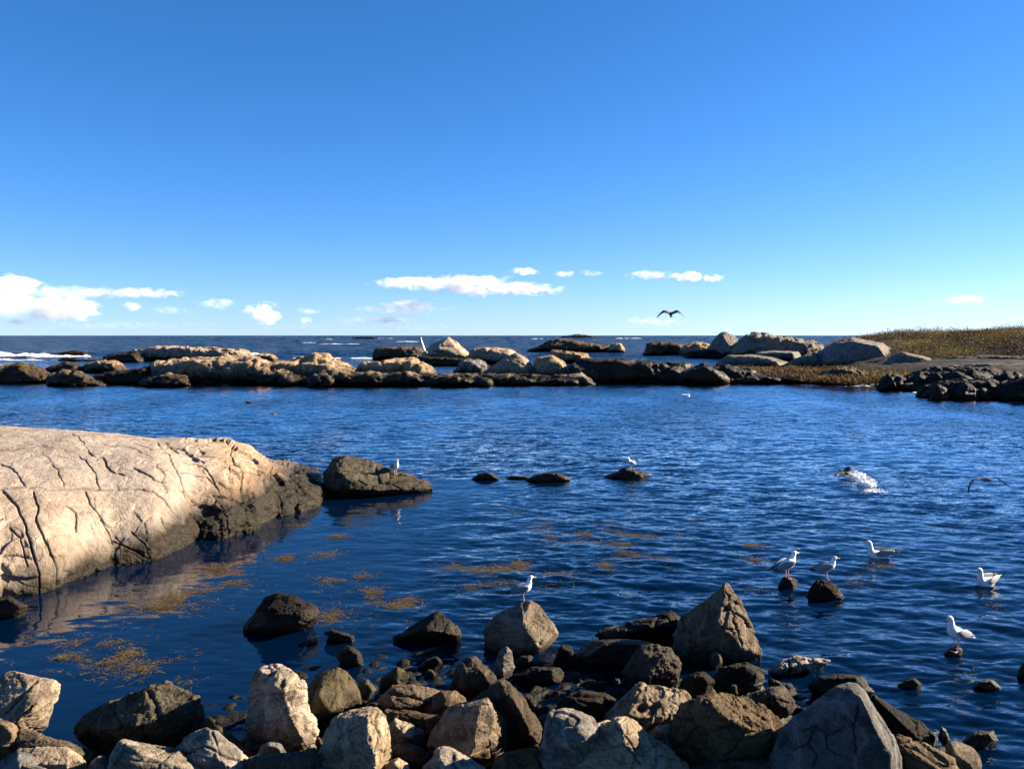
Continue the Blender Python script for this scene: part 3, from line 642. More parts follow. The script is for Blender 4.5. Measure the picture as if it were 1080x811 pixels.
def bed_z(x, y):
    p = np.stack([x, y, x * 0], 1)
    u = x - .8
    edge = 11.3 + .5 * vnoise(p * .5, 5) - np.where(u < 0, .35, .55) * np.maximum(np.abs(u) - 1.6, 0) ** 1.5
    t = edge - y
    z = np.where(t > 0, np.minimum(0.08 * t, 0.16) - .06, 0.16 * t - .03)
    z = np.maximum(z, -1.6 - 0.004 * np.maximum(y - 20, 0))
    f1, f2, cv = worley(p / .17 + .3 * np.stack([vnoise(p / .2, 21), vnoise(p / .2, 22), x * 0], 1), 6)
    return z + .06 * fbm(p / .5, 3, 6) +   .13 * (cv - .6) + .07 * np.clip(1 - f1 * 1.3, 0, 1)
shore_mat = rock_mat('dark', 2.0, 1.2, weedk=.38)
grid_obj('seabed', np.linspace(-14, 14, 200), np.linspace(13.0, 26, 100), bed_z, shore_mat)
grid_obj('shore_ground', np.linspace(-9, 9, 560), np.linspace(2.5, 13.0, 330), bed_z, shore_mat)
m, N, L = new_mat('deep_bed')
bd = N.new('ShaderNodeBsdfDiffuse'); bd.inputs[0].default_value = (.010, .022, .035, 1)
L.new(bd.outputs[0], N.new('ShaderNodeOutputMaterial').inputs[0])
grid_obj('deep_seabed', np.linspace(-12000, 12000, 9), np.linspace(-200, 16000, 9), lambda x, y: x * 0 - 3.2, m)

# ------------------------------------------------------------------ water: real waves on a fan of cells that grow with distance
def build_water():
    f = 1 / np.linspace(1 / 7.3, 1 / 14000, 720)
    f = np.concatenate([np.linspace(3.5, 7.2, 40), f])
    ang = np.radians(np.concatenate([np.linspace(-75, -36, 50, False), np.linspace(-36, 36, 640, False), np.linspace(36, 75, 51)]))
    A, Dd = np.meshgrid(ang, f)
    X = (Dd * np.tan(A)).ravel(); Y = Dd.ravel()
    cell = np.gradient(f)[:, None].repeat(len(ang), 1).ravel()
    g = np.random.default_rng(4)
    p = np.stack([X, Y, X * 0], 1)
    # sheltered water in the lee of the ledge and between the near rocks
    calm = np.clip((X + 6.2 - 0.20 * (Y - 9)) / 6.0, 0.22, 1) * np.clip((Y - 6.0 + np.maximum(X, 0)) / 8, .40, 1)
    calm = np.where(Y > 26, 1, calm)
    gust = np.clip(0.85 + 0.8 * fbm(np.stack([X / 4, Y / 8, X * 0], 1), 3, 22), .3, 1.6)
    ph = [vnoise(p / (1.6 + 1.1 * k), 200 + k) for k in range(6)]
    Z = np.zeros_like(X); full = 0.0; lost = np.zeros_like(X)
    for i in range(72):
        lam = 0.10 * (1.5 / 0.10) ** g.random()
        th = math.radians(-97 + g.normal(0, 24))
        k = 2 * math.pi / lam
        st = 0.023 * (0.5 + g.random()) * min(1.0, (lam / .16) ** .4) * min(1.0, (.38 / lam) ** .7)   # steepness of this train
        fade = np.clip((lam / np.maximum(cell, 1e-4) - 2.2) / 2.5, 0, 1)
        arg = k * (X * math.cos(th) + Y * math.sin(th)) + g.random() * 6.283 + 1.8 * ph[i % 6]
        Z += st / k * fade * (np.sin(arg) + 0.3 * np.cos(2 * arg))
        full += st * st; lost += st * st * (1 - fade)
    Z *= calm * gust
    for i in range(24):                          # open sea swell outside the islets
        lam = 6 * (40 / 6) ** g.random()
        th = math.radians(-80 + g.normal(0, 25)); k = 2 * math.pi / lam
        amp = 0.0055 * lam * (0.5 + g.random())
        fade = np.clip((lam / np.maximum(cell, 1e-4) - 2.5) / 3, 0, 1) * np.clip((Y - 150) / 60, 0, 1)
        Z += amp * fade * np.sin(k * (X * math.cos(th) + Y * math.sin(th)) + g.random() * 6.28)
    nx = len(ang); nr = len(f)
    idx = np.arange(nr * nx).reshape(nr, nx)
    q = np.stack([idx[:-1, :-1], idx[:-1, 1:], idx[1:, 1:], idx[1:, :-1]], 2).reshape(-1, 4)
    me = bpy.data.meshes.new('sea_water')
    me.vertices.add(nr * nx); me.vertices.foreach_set('co', np.stack([X, Y, Z], 1).astype(np.float32).ravel())
    me.loops.add(len(q) * 4); me.loops.foreach_set('vertex_index', q.ravel().astype(np.int32))
    me.polygons.add(len(q)); me.polygons.foreach_set('loop_start', np.arange(0, len(q) * 4, 4, dtype=np.int32))
    me.polygons.foreach_set('use_smooth', [True] * len(q))
    me.update(calc_edges=True); me.validate()
    # ripples too small for the mesh are left to the shader: how steep they are, and how rough
    a = me.attributes.new('ripple', 'FLOAT', 'POINT')
    a.data.foreach_set('value', (calm * gust * (RIPPLE_NEAR + RIPPLE_FAR * np.sqrt(lost / full)) * np.clip(1 + (Y - 110) / 100, 1, 2.2)).astype(np.float32))
    a = me.attributes.new('lean', 'FLOAT', 'POINT')   # at a low angle only the wave faces turned to the shore are seen
    a.data.foreach_set('value', (-np.clip((Y - 12) / 30, 0, 1) * .10 - np.clip((Y - 85) / 120, 0, 1) * .20).astype(np.float32))
    a = me.attributes.new('lean_far', 'FLOAT', 'POINT')
    a.data.foreach_set('value', (np.clip((Y - 12) / 30, 0, 1) * .03 - np.clip((Y - 85) / 100, 0, 1) * .33).astype(np.float32))
    m, N, L = new_mat('sea_water')
    me.materials.append(m)
    geo = N.new('ShaderNodeNewGeometry')
    at = N.new('ShaderNodeAttribute'); at.attribute_name = 'ripple'
    acc = None
    for sx, sy, rot, amp, det in ((1.0, 2.6, 7, .8, 3), (3.2, 7.0, -9, .9, 3), (10, 18, 15, .6, 2)):
        mp = N.new('ShaderNodeMapping'); L.new(geo.outputs['Position'], mp.inputs[0])
        mp.inputs['Scale'].default_value = (sx, sy, 1); mp.inputs['Rotation'].default_value = (0, 0, R(rot))
        n = nd(N, 'ShaderNodeTexNoise', ins={'Scale': 1.0, 'Detail': det, 'Roughness': .55, 'Distortion': .4}); L.new(mp.outputs[0], n.inputs['Vector'])
        v = N.new('ShaderNodeVectorMath'); v.operation = 'MULTIPLY_ADD'; L.new(n.outputs['Color'], v.inputs[0])
        v.inputs[1].default_value = (amp * .7, amp, 0); v.inputs[2].default_value = (-amp * .35, -amp * .5, 0)
        if acc is None: acc = v.outputs[0]
        else:
            s = N.new('ShaderNodeVectorMath'); s.operation = 'ADD'; L.new(acc, s.inputs[0]); L.new(v.outputs[0], s.inputs[1]); acc = s.outputs[0]
    sc = N.new('ShaderNodeVectorMath'); sc.operation = 'SCALE'; L.new(acc, sc.inputs[0]); L.new(at.outputs['Fac'], sc.inputs['Scale'])
    ad = N.new('ShaderNodeVectorMath'); ad.operation = 'ADD'; L.new(sc.outputs[0], ad.inputs[0])
    ln = N.new('ShaderNodeAttribute'); ln.attribute_name = 'lean'
    cy = N.new('ShaderNodeCombineXYZ'); L.new(ln.outputs['Fac'], cy.inputs[1])
    a2 = N.new('ShaderNodeVectorMath'); a2.operation = 'ADD'; L.new(cy.outputs[0], a2.inputs[0]); L.new(geo.outputs['Normal'], a2.inputs[1]); L.new(a2.outputs[0], ad.inputs[1])
    nm = N.new('ShaderNodeVectorMath'); nm.operation = 'NORMALIZE'; L.new(ad.outputs[0], nm.inputs[0]); NRM = nm.outputs[0]
    lf = N.new('ShaderNodeAttribute'); lf.attribute_name = 'lean_far'
    c2 = N.new('ShaderNodeCombineXYZ'); L.new(lf.outputs['Fac'], c2.inputs[1])
    a3 = N.new('ShaderNodeVectorMath'); a3.operation = 'ADD'; L.new(c2.outputs[0], a3.inputs[0]); L.new(geo.outputs['Normal'], a3.inputs[1])
    a4 = N.new('ShaderNodeVectorMath'); a4.operation = 'ADD'; L.new(a3.outputs[0], a4.inputs[0]); L.new(sc.outputs[0], a4.inputs[1])
    n4 = N.new('ShaderNodeVectorMath'); n4.operation = 'NORMALIZE'; L.new(a4.outputs[0], n4.inputs[0])
    fr = nd(N, 'ShaderNodeFresnel', ins={'IOR': 1.333}); L.new(n4.outputs[0], fr.inputs['Normal'])
    gl = nd(N, 'ShaderNodeBsdfGlossy', ins={'Roughness': .05}); L.new(NRM, gl.inputs['Normal'])
    gl.inputs['Color'].default_value = (1, 1, 1, 1)
    df = N.new('ShaderNodeBsdfDiffuse'); df.inputs[0].default_value = (*WATER_BODY, 1)
    tr = N.new('ShaderNodeBsdfTransparent'); tr.inputs[0].default_value = (.55, .68, .72, 1)
    mx = N.new('ShaderNodeMixShader'); mx.inputs[0].default_value = .58
    L.new(df.outputs[0], mx.inputs[1]); L.new(tr.outputs[0], mx.inputs[2])
    m2 = N.new('ShaderNodeMixShader'); L.new(fr.outputs[0], m2.inputs[0]); L.new(mx.outputs[0], m2.inputs[1]); L.new(gl.outputs[0], m2.inputs[2])
    L.new(m2.outputs[0], N.new('ShaderNodeOutputMaterial').inputs[0])
    o = bpy.data.objects.new('sea_water', me); COL.objects.link(o)
    tag(o, kind='structure')
RIPPLE_NEAR, RIPPLE_FAR = .22, .85
WATER_BODY = (.0003, .0115, .046)
build_water()

# ------------------------------------------------------------------ rockweed in the pool
def tri_mesh(name, V, T, mat, colors=None):
    me = bpy.data.meshes.new(name)
    V = np.asarray(V, np.float32); T = np.asarray(T, np.int32)
    me.vertices.add(len(V)); me.vertices.foreach_set('co', V.ravel())
    me.loops.add(T.size); me.loops.foreach_set('vertex_index', T.ravel())
    me.polygons.add(len(T)); me.polygons.foreach_set('loop_start', np.arange(0, T.size, T.shape[1], dtype=np.int32))
    me.update(calc_edges=True)
    if colors is not None:
        a = me.attributes.new('tint', 'FLOAT', 'POINT'); a.data.foreach_set('value', np.asarray(colors, np.float32))
    me.materials.append(mat)
    o = bpy.data.objects.new(name, me); COL.objects.link(o)
    return o

def tint_mat(name, stops, rough=.6, trans=0.0):
    m, N, L = new_mat(name)
    at = N.new('ShaderNodeAttribute'); at.attribute_name = 'tint'
    c = ramp(N, L, at.outputs['Fac'], stops)
    b = N.new('ShaderNodeBsdfPrincipled'); L.new(c, b.inputs['Base Color']); b.inputs['Roughness'].default_value = rough
    sh = b.outputs[0]
    if trans:
        t = N.new('ShaderNodeBsdfTranslucent'); L.new(c, t.inputs[0])
        mx = N.new('ShaderNodeMixShader'); mx.inputs[0].default_value = trans
        L.new(sh, mx.inputs[1]); L.new(t.outputs[0], mx.inputs[2]); sh = mx.outputs[0]
    L.new(sh, N.new('ShaderNodeOutputMaterial').inputs[0])
    return m

def blades(centers, n_each, spread, length, width, zlift, seed):
    g = np.random.default_rng(seed)
    V, T, C = [], [], []
    b = 0
    for (cx, cy, cz, sx, sy, dens) in centers:
        n = int(n_each * dens)
        rr = np.minimum(1.6, np.abs(g.normal(0, .62, n))); aa = g.random(n) * 6.283
        xs, ys = cx + sx * rr * np.cos(aa), cy + sy * rr * np.sin(aa)
        keep = fbm(np.stack([xs * 2.6, ys * 2.6, xs * 0 + 3.0], 1), 2, 61) > g.normal(.04, .16, n)
        for x, y in zip(xs[keep], ys[keep]):
            z0 = cz + zlift * (g.random() - .62)
            ln = length * (0.5 + g.random()); dr = g.random() * 6.283
            dx, dy = math.cos(dr), math.sin(dr)
            tilt = g.random() * .35 + .05
            w = width * (.6 + .8 * g.random())
            t = min(1, max(0, .42 + g.normal(0, .32)))
            for s in range(3):
                f = s / 2
                px, py, pz = x + dx * ln * f, y + dy * ln * f, z0 + ln * tilt * (f - f * f * .8)
                ww = w * (1 - .7 * f)
                V += [(px - dy * ww, py + dx * ww, pz), (px + dy * ww, py - dx * ww, pz)]
                C += [t, t]
            T += [(b, b + 1, b + 3, b + 2), (b + 2, b + 3, b + 5, b + 4)]
            b += 6
    return V, T, C
def weed_center(px, py, wpx, hpx, dens=1.0, z=0.0):
    c = W(px, py, 0); e = W(px + wpx / 2, py, 0); k = W(px, py - hpx / 2, 0)
    return (c[0], c[1], z, abs(e[0] - c[0]), abs(k[1] - c[1]), dens)
WEED = [(185, 633, 90, 20, 1.2), (165, 640, 70, 10, .7), (232, 600, 60, 16, .8), (255, 605, 40, 10, .6), (240, 615, 60, 10, .5), (215, 625, 60, 10, .6), (95, 678, 70, 9, .8), (110, 700, 110, 16, .8), (60, 695, 80, 16, .4), (150, 705, 80, 20, .35), (175, 716, 50, 14, .5), (135, 690, 30, 8, .4),
        (355, 612, 70, 9, .6), (372, 609, 30, 8, .6), (390, 626, 44, 20, .8), (416, 640, 60, 22, .55), (350, 650, 26, 12, .8), (430, 632, 14, 8, .5), (340, 585, 40, 7, .3), (355, 566, 24, 6, .5), (302, 588, 20, 5, .4), (300, 590, 60, 6, .2),
        (500, 602, 60, 10, .5), (525, 603, 32, 10, .9), (482, 600, 40, 8, .4), (548, 597, 24, 18, .6), (582, 605, 46, 12, .7), (575, 553, 30, 8, .35), (582, 566, 34, 7, .5), (618, 564, 18, 5, .5), (664, 565, 34, 6, .8), (702, 565, 40, 8, .55), (642, 553, 24, 8, .35), (712, 574, 20, 6, .5), (743, 575, 24, 5, .6), (790, 575, 20, 5, .5),
        (656, 582, 30, 5, .6), (660, 574, 30, 4, .4), (690, 591, 40, 6, .35), (639, 597, 18, 6, .6), (610, 573, 60, 5, .25), (735, 553, 26, 5, .3), (795, 590, 40, 8, .25), (795, 622, 20, 6, .3), (500, 618, 50, 8, .2), (930, 598, 60, 5, .2), (905, 615, 30, 6, .2), (1052, 640, 20, 6, .2), (320, 555, 26, 8, .2), (540, 540, 26, 5, .25)]
V, T, C = blades([weed_center(*w) for w in WEED], 1700, 1, .075, .0050, .05, 5)
V2, T2, C2 = blades([weed_center(*(w[:2] + (w[2] * 1.5, w[3] * 2.2, w[4])), z=-.022) for w in WEED], 2600, 1, .12, .0065, .06, 6)   # the sunken part of each patch
k0 = len(V); V += V2; C += C2; T += [tuple(k0 + q for q in t) for t in T2]
weed_mat = tint_mat('rockweed', [(0.0, (.030, .020, .005)), (.5, (.11, .076, .017)), (1.0, (.24, .175, .036))], .45, .2)
o = tri_mesh('rockweed', V, T, weed_mat, C)
tag(o, 'golden brown rockweed floating in ragged patches on the pool', 'seaweed', kind='stuff')

# ------------------------------------------------------------------ surf and foam
def foam_mat():
    m, N, L = new_mat('foam')
    b = N.new('ShaderNodeBsdfPrincipled'); b.inputs['Base Color'].default_value = (.86, .9, .93, 1); b.inputs['Roughness'].default_value = .9
    b.inputs['Subsurface Weight'].default_value = 0
    L.new(b.outputs[0], N.new('ShaderNodeOutputMaterial').inputs[0])
    return m
FOAM = foam_mat()
def foam_strip(name, label, px0, px1, py, hpx, seed, rag=.6, deep=1.0, group=None):
    """a breaking crest: a lumpy ridge of foam lying on the sea"""
    base = W((px0 + px1) / 2, py, 0)
    Y = base[1]; mpp = Y / F
    x0, x1 = (px0 - 540) * mpp, (px1 - 540) * mpp
    H = hpx * mpp
    nx = max(30, int((px1 - px0) * 2.5)); ny = 14
    xs = np.linspace(x0, x1, nx); vs = np.linspace(0, 1, ny)
    X, Vv = np.meshgrid(xs, vs)
    u = (X - x0) / (x1 - x0)
    p = np.stack([X.ravel() / (H * 2.5 + .2), Vv.ravel() * 1.5, np.full(X.size, seed * 3.1)], 1)
    nz = fbm(p, 4, seed).reshape(X.shape)
    env = np.sin(np.pi * np.clip(u, 0, 1)) ** .6
    hh = np.clip(env * (0.45 + rag * 1.3 * fbm(np.stack([xs / (H * 4 + .3), xs * 0, xs * 0 + seed], 1), 4, seed + 9))[None, :].repeat(ny, 0), 0, 2)
    Zc = H * hh * np.sin(np.pi * Vv) ** .8 * (1 + .5 * nz) - .03
    Yc = Y + (Vv - .3) * H * 3 * deep + H * .8 * nz
    Xc = X + H * .6 * nz
    V3 = np.stack([Xc.ravel(), Yc.ravel(), Zc.ravel()], 1)
    faces = [(r * nx + c, r * nx + c + 1, (r + 1) * nx + c + 1, (r + 1) * nx + c) for r in range(ny - 1) for c in range(nx - 1)]
    org = np.array([(x0 + x1) / 2, Y, 0])
    o = mesh_obj(name, V3 - org, faces, FOAM, loc=org)
    return tag(o, label, 'surf', group, kind='stuff')
foam_strip('breaking_surf', 'white surf breaking on the left reefs', -60, 64, 375.5, 5.6, 3, rag=.9, deep=1.5)
foam_strip('breaking_surf', 'surf crest running behind the small black reef', 30, 112, 377, 3.5, 4)
foam_strip('breaking_surf', 'thin wave line left of the black reef', -40, 50, 380, 2, 5)
foam_strip('breaking_surf', 'white breaker behind the middle of the islet', 352, 396, 378, 4.5, 6)
foam_strip('breaking_surf', 'splash behind the long cream slab', 256, 274, 374, 4, 7)
foam_strip('whitecap', 'whitecap left of the horizon reef', 335, 380, 363, 0.96, 8)
foam_strip('whitecap', 'whitecap at the horizon reef', 398, 415, 357, 0.72, 9)
foam_strip('whitecap', 'small whitecap far out above the islet', 343, 352, 358, 0.6, 10)
foam_strip('whitecap', 'whitecap above the flat brown shelf', 418, 442, 360.5, 1.08, 11)
foam_strip('whitecap', 'whitecap right of the far horizon islet', 560, 574, 357.5, 0.72, 12)
foam_strip('whitecap', 'pale wave line above the low dark ridge', 648, 678, 357, 0.72, 13)
foam_strip('whitecap', 'faint whitecap near the horizon at left centre', 318, 334, 361.5, 0.6, 14)
foam_strip('shore_foam', 'foam at the foot of the dark shore boulder', 872, 934, 407.5, 2.0, 15)
foam_strip('shore_foam', 'foam around the small black shore rock', 962, 996, 414, 2.6, 16)
foam_strip('shore_foam', 'thin foam line along the islet ledge foot', 150, 260, 406, .8, 17)
foam_strip('shore_foam', 'foam fleck left of the dark shelf', 436, 470, 382, 1.4, 18)

# ------------------------------------------------------------------ headland, scrub and grass on the right
def head_z(x, y):
    """ground height of the right headland"""
    p = np.stack([x, y, x * 0], 1)
    shore = np.interp(x, [20, 30, 33, 40, 46, 60, 90, 400], [150, 110, 92, 80, 66, 62, 60, 56])
    inl = np.minimum(y - shore, (x - .362 * y) * 1.3)
    z = np.where(inl > 0, 1.5 * (1 - np.exp(-inl / 9)) + 0.012 * inl, inl * .12)
    hill = np.clip((y - shore - 34) / 26, 0, 1) * np.clip((x - .362 * y) / 5, 0, 1); hill = hill * hill * (3 - 2 * hill)
    top = np.interp(x / np.maximum(y, 1), [.362, .375, .385, .41, .455, .50, .56, .62, .9], [0, .5, 1.0, 1.6, 2.15, 2.05, 2.05, 2.4, 2.9])
    z = z + hill * top * 1.15
    f1, f2, cv = worley(p / 3.2, 44)
    return z + .35 * fbm(p / 6, 4, 31) + .22 * ridged(p / 2.0, 3, 33) + .35 * (cv - .5) * np.clip(1 - hill * 2, 0, 1)
xs = np.linspace(26, 230, 340); ys = np.linspace(56, 260, 300)
grid_obj('headland_ground', xs, ys, head_z, rock_mat('slate', .9, .35, 0.2, .4))

def head_z1(x, y): return float(head_z(np.array([x]), np.array([y]))[0])

def scrub(name, label, region, n, hgt, wid, mat, seed, cat, NQ=16, leaf=.13):
    g = np.random.default_rng(seed)
    V, T, C = [], [], []; b = 0
    k = 0
    while k < n:
        pt = region(g)
        if pt is None: continue
        x, y, dens, hm = pt
        k += 1
        z = head_z1(x, y) if dens is None else dens
        hh = hgt * (.5 + g.random()) * hm
        tone = .45 + .55 * fbm(np.array([[x / 4, y / 7, 1.0]]), 3, 71)[0] * 1.4 + g.normal(0, .10)
        for j in range(NQ):                      # a mound of twigs and leaves
            a = g.random() * 6.283; el = math.asin(g.random()); rr = (.55 + .45 * g.random())
            ox, oy, oz = wid * rr * math.cos(a) * math.cos(el), wid * rr * math.sin(a) * math.cos(el), hh * rr * math.sin(el)
            u = g.normal(size=3); u /= np.linalg.norm(u); u[2] = abs(u[2]) * 1.3
            s = (.5 + g.random()) * leaf
            vv = np.cross(u, g.normal(size=3)); vv /= np.linalg.norm(vv) + 1e-6
            c0 = np.array([x + ox, y + oy, z + oz])
            V += [c0, c0 + u * s + vv * s * .3, c0 + u * 2 * s, c0 + u * s - vv * s * .3]
            t = min(1, max(0, tone + g.normal(0, .10)))
            C += [t * .8, t, t, t]
            T += [(b, b + 1, b + 2, b + 3)]
            b += 4
    o = tri_mesh(name, V, T, mat, C)
    return tag(o, label, cat, kind='stuff')
scrub_mat = tint_mat('scrub', [(0.0, (.014, .009, .004)), (.34, (.040, .025, .008)), (.56, (.090, .062, .013)), (.78, (.165, .130, .022)), (1.0, (.21, .19, .038))], .8, .25)
def hill_region(g):
    y = 96 + 110 * g.random() ** 1.3; t = .366 + .41 * g.random()
    x = y * t
    shore = np.interp(x, [20, 30, 33, 40, 46, 60, 90, 400], [150, 110, 92, 80, 66, 62, 60, 56])
    inl = min(y - shore, (x - .366 * y) * 1.3 + 34)
    if inl < 36 or (t < .46 and y < 122): return None
    return x, y, None, 1.0 + 1.1 * max(0, vnoise(np.array([[x / 4, y / 4, 7.0]]), 72)[0])
scrub('coastal_scrub', 'autumn brown and olive scrub covering the headland on the right', hill_region, 8500, .75, 1.4, scrub_mat, 8, 'scrub', 30, .10)
grass_mat = tint_mat('dry_grass', [(0.0, (.04, .022, .010)), (.5, (.085, .052, .018)), (1.0, (.12, .09, .028))], .85, .25)
def grass_region(g):
    px = 772 + 190 * g.random(); 
    lo, hi = np.interp(px, [772, 800, 850, 900, 965], [391, 394, 399, 402, 398]), np.interp(px, [772, 800, 850, 900, 965], [388, 388, 388, 387, 386])
    py = hi + (lo - hi) * g.random()
    z = .75
    q = W(px, py, z)
    return q[0], q[1], z - .35, .45
scrub('dry_grass', 'strip of brown grass between the dark reef and the grey domes', grass_region, 2600, .9, .35, grass_mat, 9, 'grass')
# the low turf bank that carries the grass
bank = [W(px, py, .35) for px, py in [(768, 390), (800, 395), (850, 400), (905, 403), (968, 399), (975, 390), (960, 386), (900, 386.5), (850, 387), (800, 387)]]
bank = [np.array(q) for q in bank]
o = finish_rock('turf_bank', [bank + [q - np.array([0, 0, 1.2]) for q in bank]], rock_mat('farbrown', .1, .5), .25, 3.0, .6, .4, 3, seed=99)
tag(o, kind='structure')
# ------------------------------------------------------------------ birds
M_WHITE = flat_mat('feather_white', (.74, .74, .73), .75, .06)
M_GREY = flat_mat('feather_grey', (.17, .19, .215), .7, .10)
M_BLACK = flat_mat('feather_black', (.022, .022, .025), .55, .3)
M_BROWN = flat_mat('feather_dark', (.045, .042, .038), .65, .3)
M_BEAK = flat_mat('beak_yellow', (.70, .42, .06), .4, .1)
M_LEG = flat_mat('leg_pink', (.52, .34, .24), .55, .1)
M_EYE = flat_mat('eye', (.02, .02, .02), .2, .1)

def loft(stations, seg=14, up=(0, 0, 1)):
    """one closed skin through rings: (centre, half width across y, half height in the path's plane)"""
    cs = [np.array(s[0], float) for s in stations]
    V, Fc = [], []
    n = len(cs)
    for k in range(n):
        t = cs[min(k + 1, n - 1)] - cs[max(k - 1, 0)]
        t /= np.linalg.norm(t)
        side = np.array([0, 1.0, 0]) if abs(t[1]) < .9 else np.array([1.0, 0, 0])
        side = side - t * (side @ t); side /= np.linalg.norm(side)
        nn = np.cross(t, side)
        for j in range(seg):
            a = 2 * math.pi * j / seg
            V.append(cs[k] + side * stations[k][1] * math.cos(a) + nn * stations[k][2] * math.sin(a))
    for k in range(n - 1):
        for j in range(seg):
            j2 = (j + 1) % seg
            Fc.append((k * seg + j, k * seg + j2, (k + 1) * seg + j2, (k + 1) * seg + j))
    Fc.append(tuple(range(seg))[::-1]); Fc.append(tuple((n - 1) * seg + j for j in range(seg)))
    return V, Fc

def refine(st, m=4):                      # smooth the station list
    a = np.array([list(s[0]) + [s[1], s[2]] for s in st], float)
    n = len(a); out = []
    for k in range(n - 1):
        p0, p1, p2, p3 = a[max(k - 1, 0)], a[k], a[k + 1], a[min(k + 2, n - 1)]
        for i in range(m):
            t = i / m
            out.append(0.5 * ((2 * p1) + (-p0 + p2) * t + (2 * p0 - 5 * p1 + 4 * p2 - p3) * t * t + (-p0 + 3 * p1 - 3 * p2 + p3) * t ** 3))
    out.append(a[-1])
    return [((o[0], o[1], o[2]), max(o[3], .001), max(o[4], .001)) for o in out]

def part(name, st, mat, parent, seg=12, m=4):
    v, f = loft(refine(st, m), seg)
    return mesh_obj(name, v, f, mat, parent)

def head_parts(root, hx, hz, pitch=0.0, s=1.0):
    dx, dz = math.cos(pitch), math.sin(pitch)
    part('beak', [((hx, 0, hz), .011, .013), ((hx + .028 * dx, 0, hz + .028 * dz), .008, .010), ((hx + .046 * dx, 0, hz + .046 * dz - .004), .005, .008), ((hx + .054 * dx, 0, hz + .054 * dz - .012), .001, .002)], M_BEAK, root, 8)
    for sy in (-1, 1):
        c = (hx - .020, sy * .026, hz + .012)
        part('eye', [((c[0] - .005, c[1], c[2]), .001, .001), ((c[0] - .003, c[1], c[2]), .004, .004), ((c[0] + .003, c[1], c[2]), .004, .004), ((c[0] + .005, c[1], c[2]), .001, .001)], M_EYE, root, 8, 1)

def folded_wings(root, z=0.0, sh=(.075, .285), tip=(-.30, .165), open_=0.0, bx=1.0):
    for sy in (-1, 1):
        pts = []
        for f, th, hh in ((0, .008, .015), (.12, .020, .045), (.35, .024, .060), (.6, .018, .050), (.8, .010, .030)):
            x = sh[0] + (tip[0] - sh[0]) * f; zz = sh[1] + (tip[1] - sh[1]) * f
            yy = sy * ((.068 * (1 - f) + .036) * bx + open_ * math.sin(math.pi * min(1, f + .25)) * .16)
            pts.append(((x, yy, zz + z + open_ * .07 * math.sin(math.pi * f)), th, hh))
        w = part('wing', pts, M_GREY, root, 12)
        f0, f1 = .76, 1.0
        def at(f): return (sh[0] + (tip[0] - sh[0]) * f, sy * ((.068 * (1 - f) + .036) * bx + open_ * .10 * (1 - f)), sh[1] + (tip[1] - sh[1]) * f + z)
        t = part('wing_tip', [(at(.74), .006, .030), (at(.85), .008, .022), (at(.95), .006, .014), (at(1.06), .001, .003)], M_BLACK, w, 8)
        ring = part('wing_edge', [(at(.60), .012, .008), (at(.72), .010, .010), (at(.80), .003, .003)], M_WHITE, w, 8)

def standing_gull(name='gull', stretch=0.0, open_=0.0):
    root = empty(name, (0, 0, 0))
    k = stretch
    body = [((-.285, 0, .150), .004, .002), ((-.25, 0, .158), .030, .006), ((-.17, 0, .176), .040, .028), ((-.09, 0, .200), .066, .060), ((.0, 0, .236), .080, .080), ((.065, 0, .272), .072, .078),
            ((.098, 0, .322 + k * .3), .048, .052), ((.108, 0, .362 + k * .8), .036, .038), ((.122, 0, .392 + k), .036, .037), ((.145, 0, .404 + k), .030, .032), ((.168, 0, .400 + k), .014, .016), ((.174, 0, .399 + k), .006, .008)]
    part('body', body, M_WHITE, root, 18, 5)
    head_parts(root, .168, .399 + k)
    folded_wings(root, 0, open_=open_)
    part('tail', [((-.20, 0, .168), .030, .012), ((-.29, 0, .146), .040, .006), ((-.33, 0, .136), .036, .003)], M_WHITE, root, 10)
    for sy in (-1, 1):
        l = part('leg', [((.0, sy * .030, .185), .016, .020), ((-.006, sy * .030, .12), .0075, .0075), ((.008, sy * .030, .06), .006, .006), ((.004, sy * .030, .0), .007, .007)], M_LEG, root, 8)
        v, f = [], []
        for (a, b, c) in ((.0, .0, .012), (.055, -.022, .004), (.062, 0, .004), (.055, .022, .004), (-.012, 0, .004)):
            v.append((.004 + a, sy * .030 + b, c))
        mesh_obj('foot', v + [(x, y, z - .006) for x, y, z in v], [(0, 1, 2), (0, 2, 3), (0, 4, 1), (0, 3, 4), (5, 7, 6), (5, 8, 7), (5, 6, 9), (5, 9, 8), (1, 6, 7, 2), (2, 7, 8, 3), (3, 8, 9, 4), (4, 9, 6, 1)], M_LEG, l, smooth=False)
    return root

def swimming_gull(name='gull'):
    root = empty(name, (0, 0, 0))
    body = [((-.27, 0, .105), .004, .003), ((-.22, 0, .085), .035, .020), ((-.12, 0, .055), .072, .060), ((.0, 0, .038), .090, .078), ((.09, 0, .052), .080, .080), ((.135, 0, .11), .052, .058),
            ((.145, 0, .18), .036, .040), ((.152, 0, .232), .034, .035), ((.170, 0, .258), .035, .035), ((.195, 0, .262), .028, .028), ((.216, 0, .257), .013, .015), ((.222, 0, .256), .006, .007)]
    part('body', body, M_WHITE, root, 18, 5)
    head_parts(root, .216, .256)
    folded_wings(root, 0, (.085, .085), (-.31, .125), 0, 1.1)
    part('tail', [((-.18, 0, .085), .034, .012), ((-.26, 0, .10), .044, .006), ((-.31, 0, .108), .038, .003)], M_WHITE, root, 10)
    return root

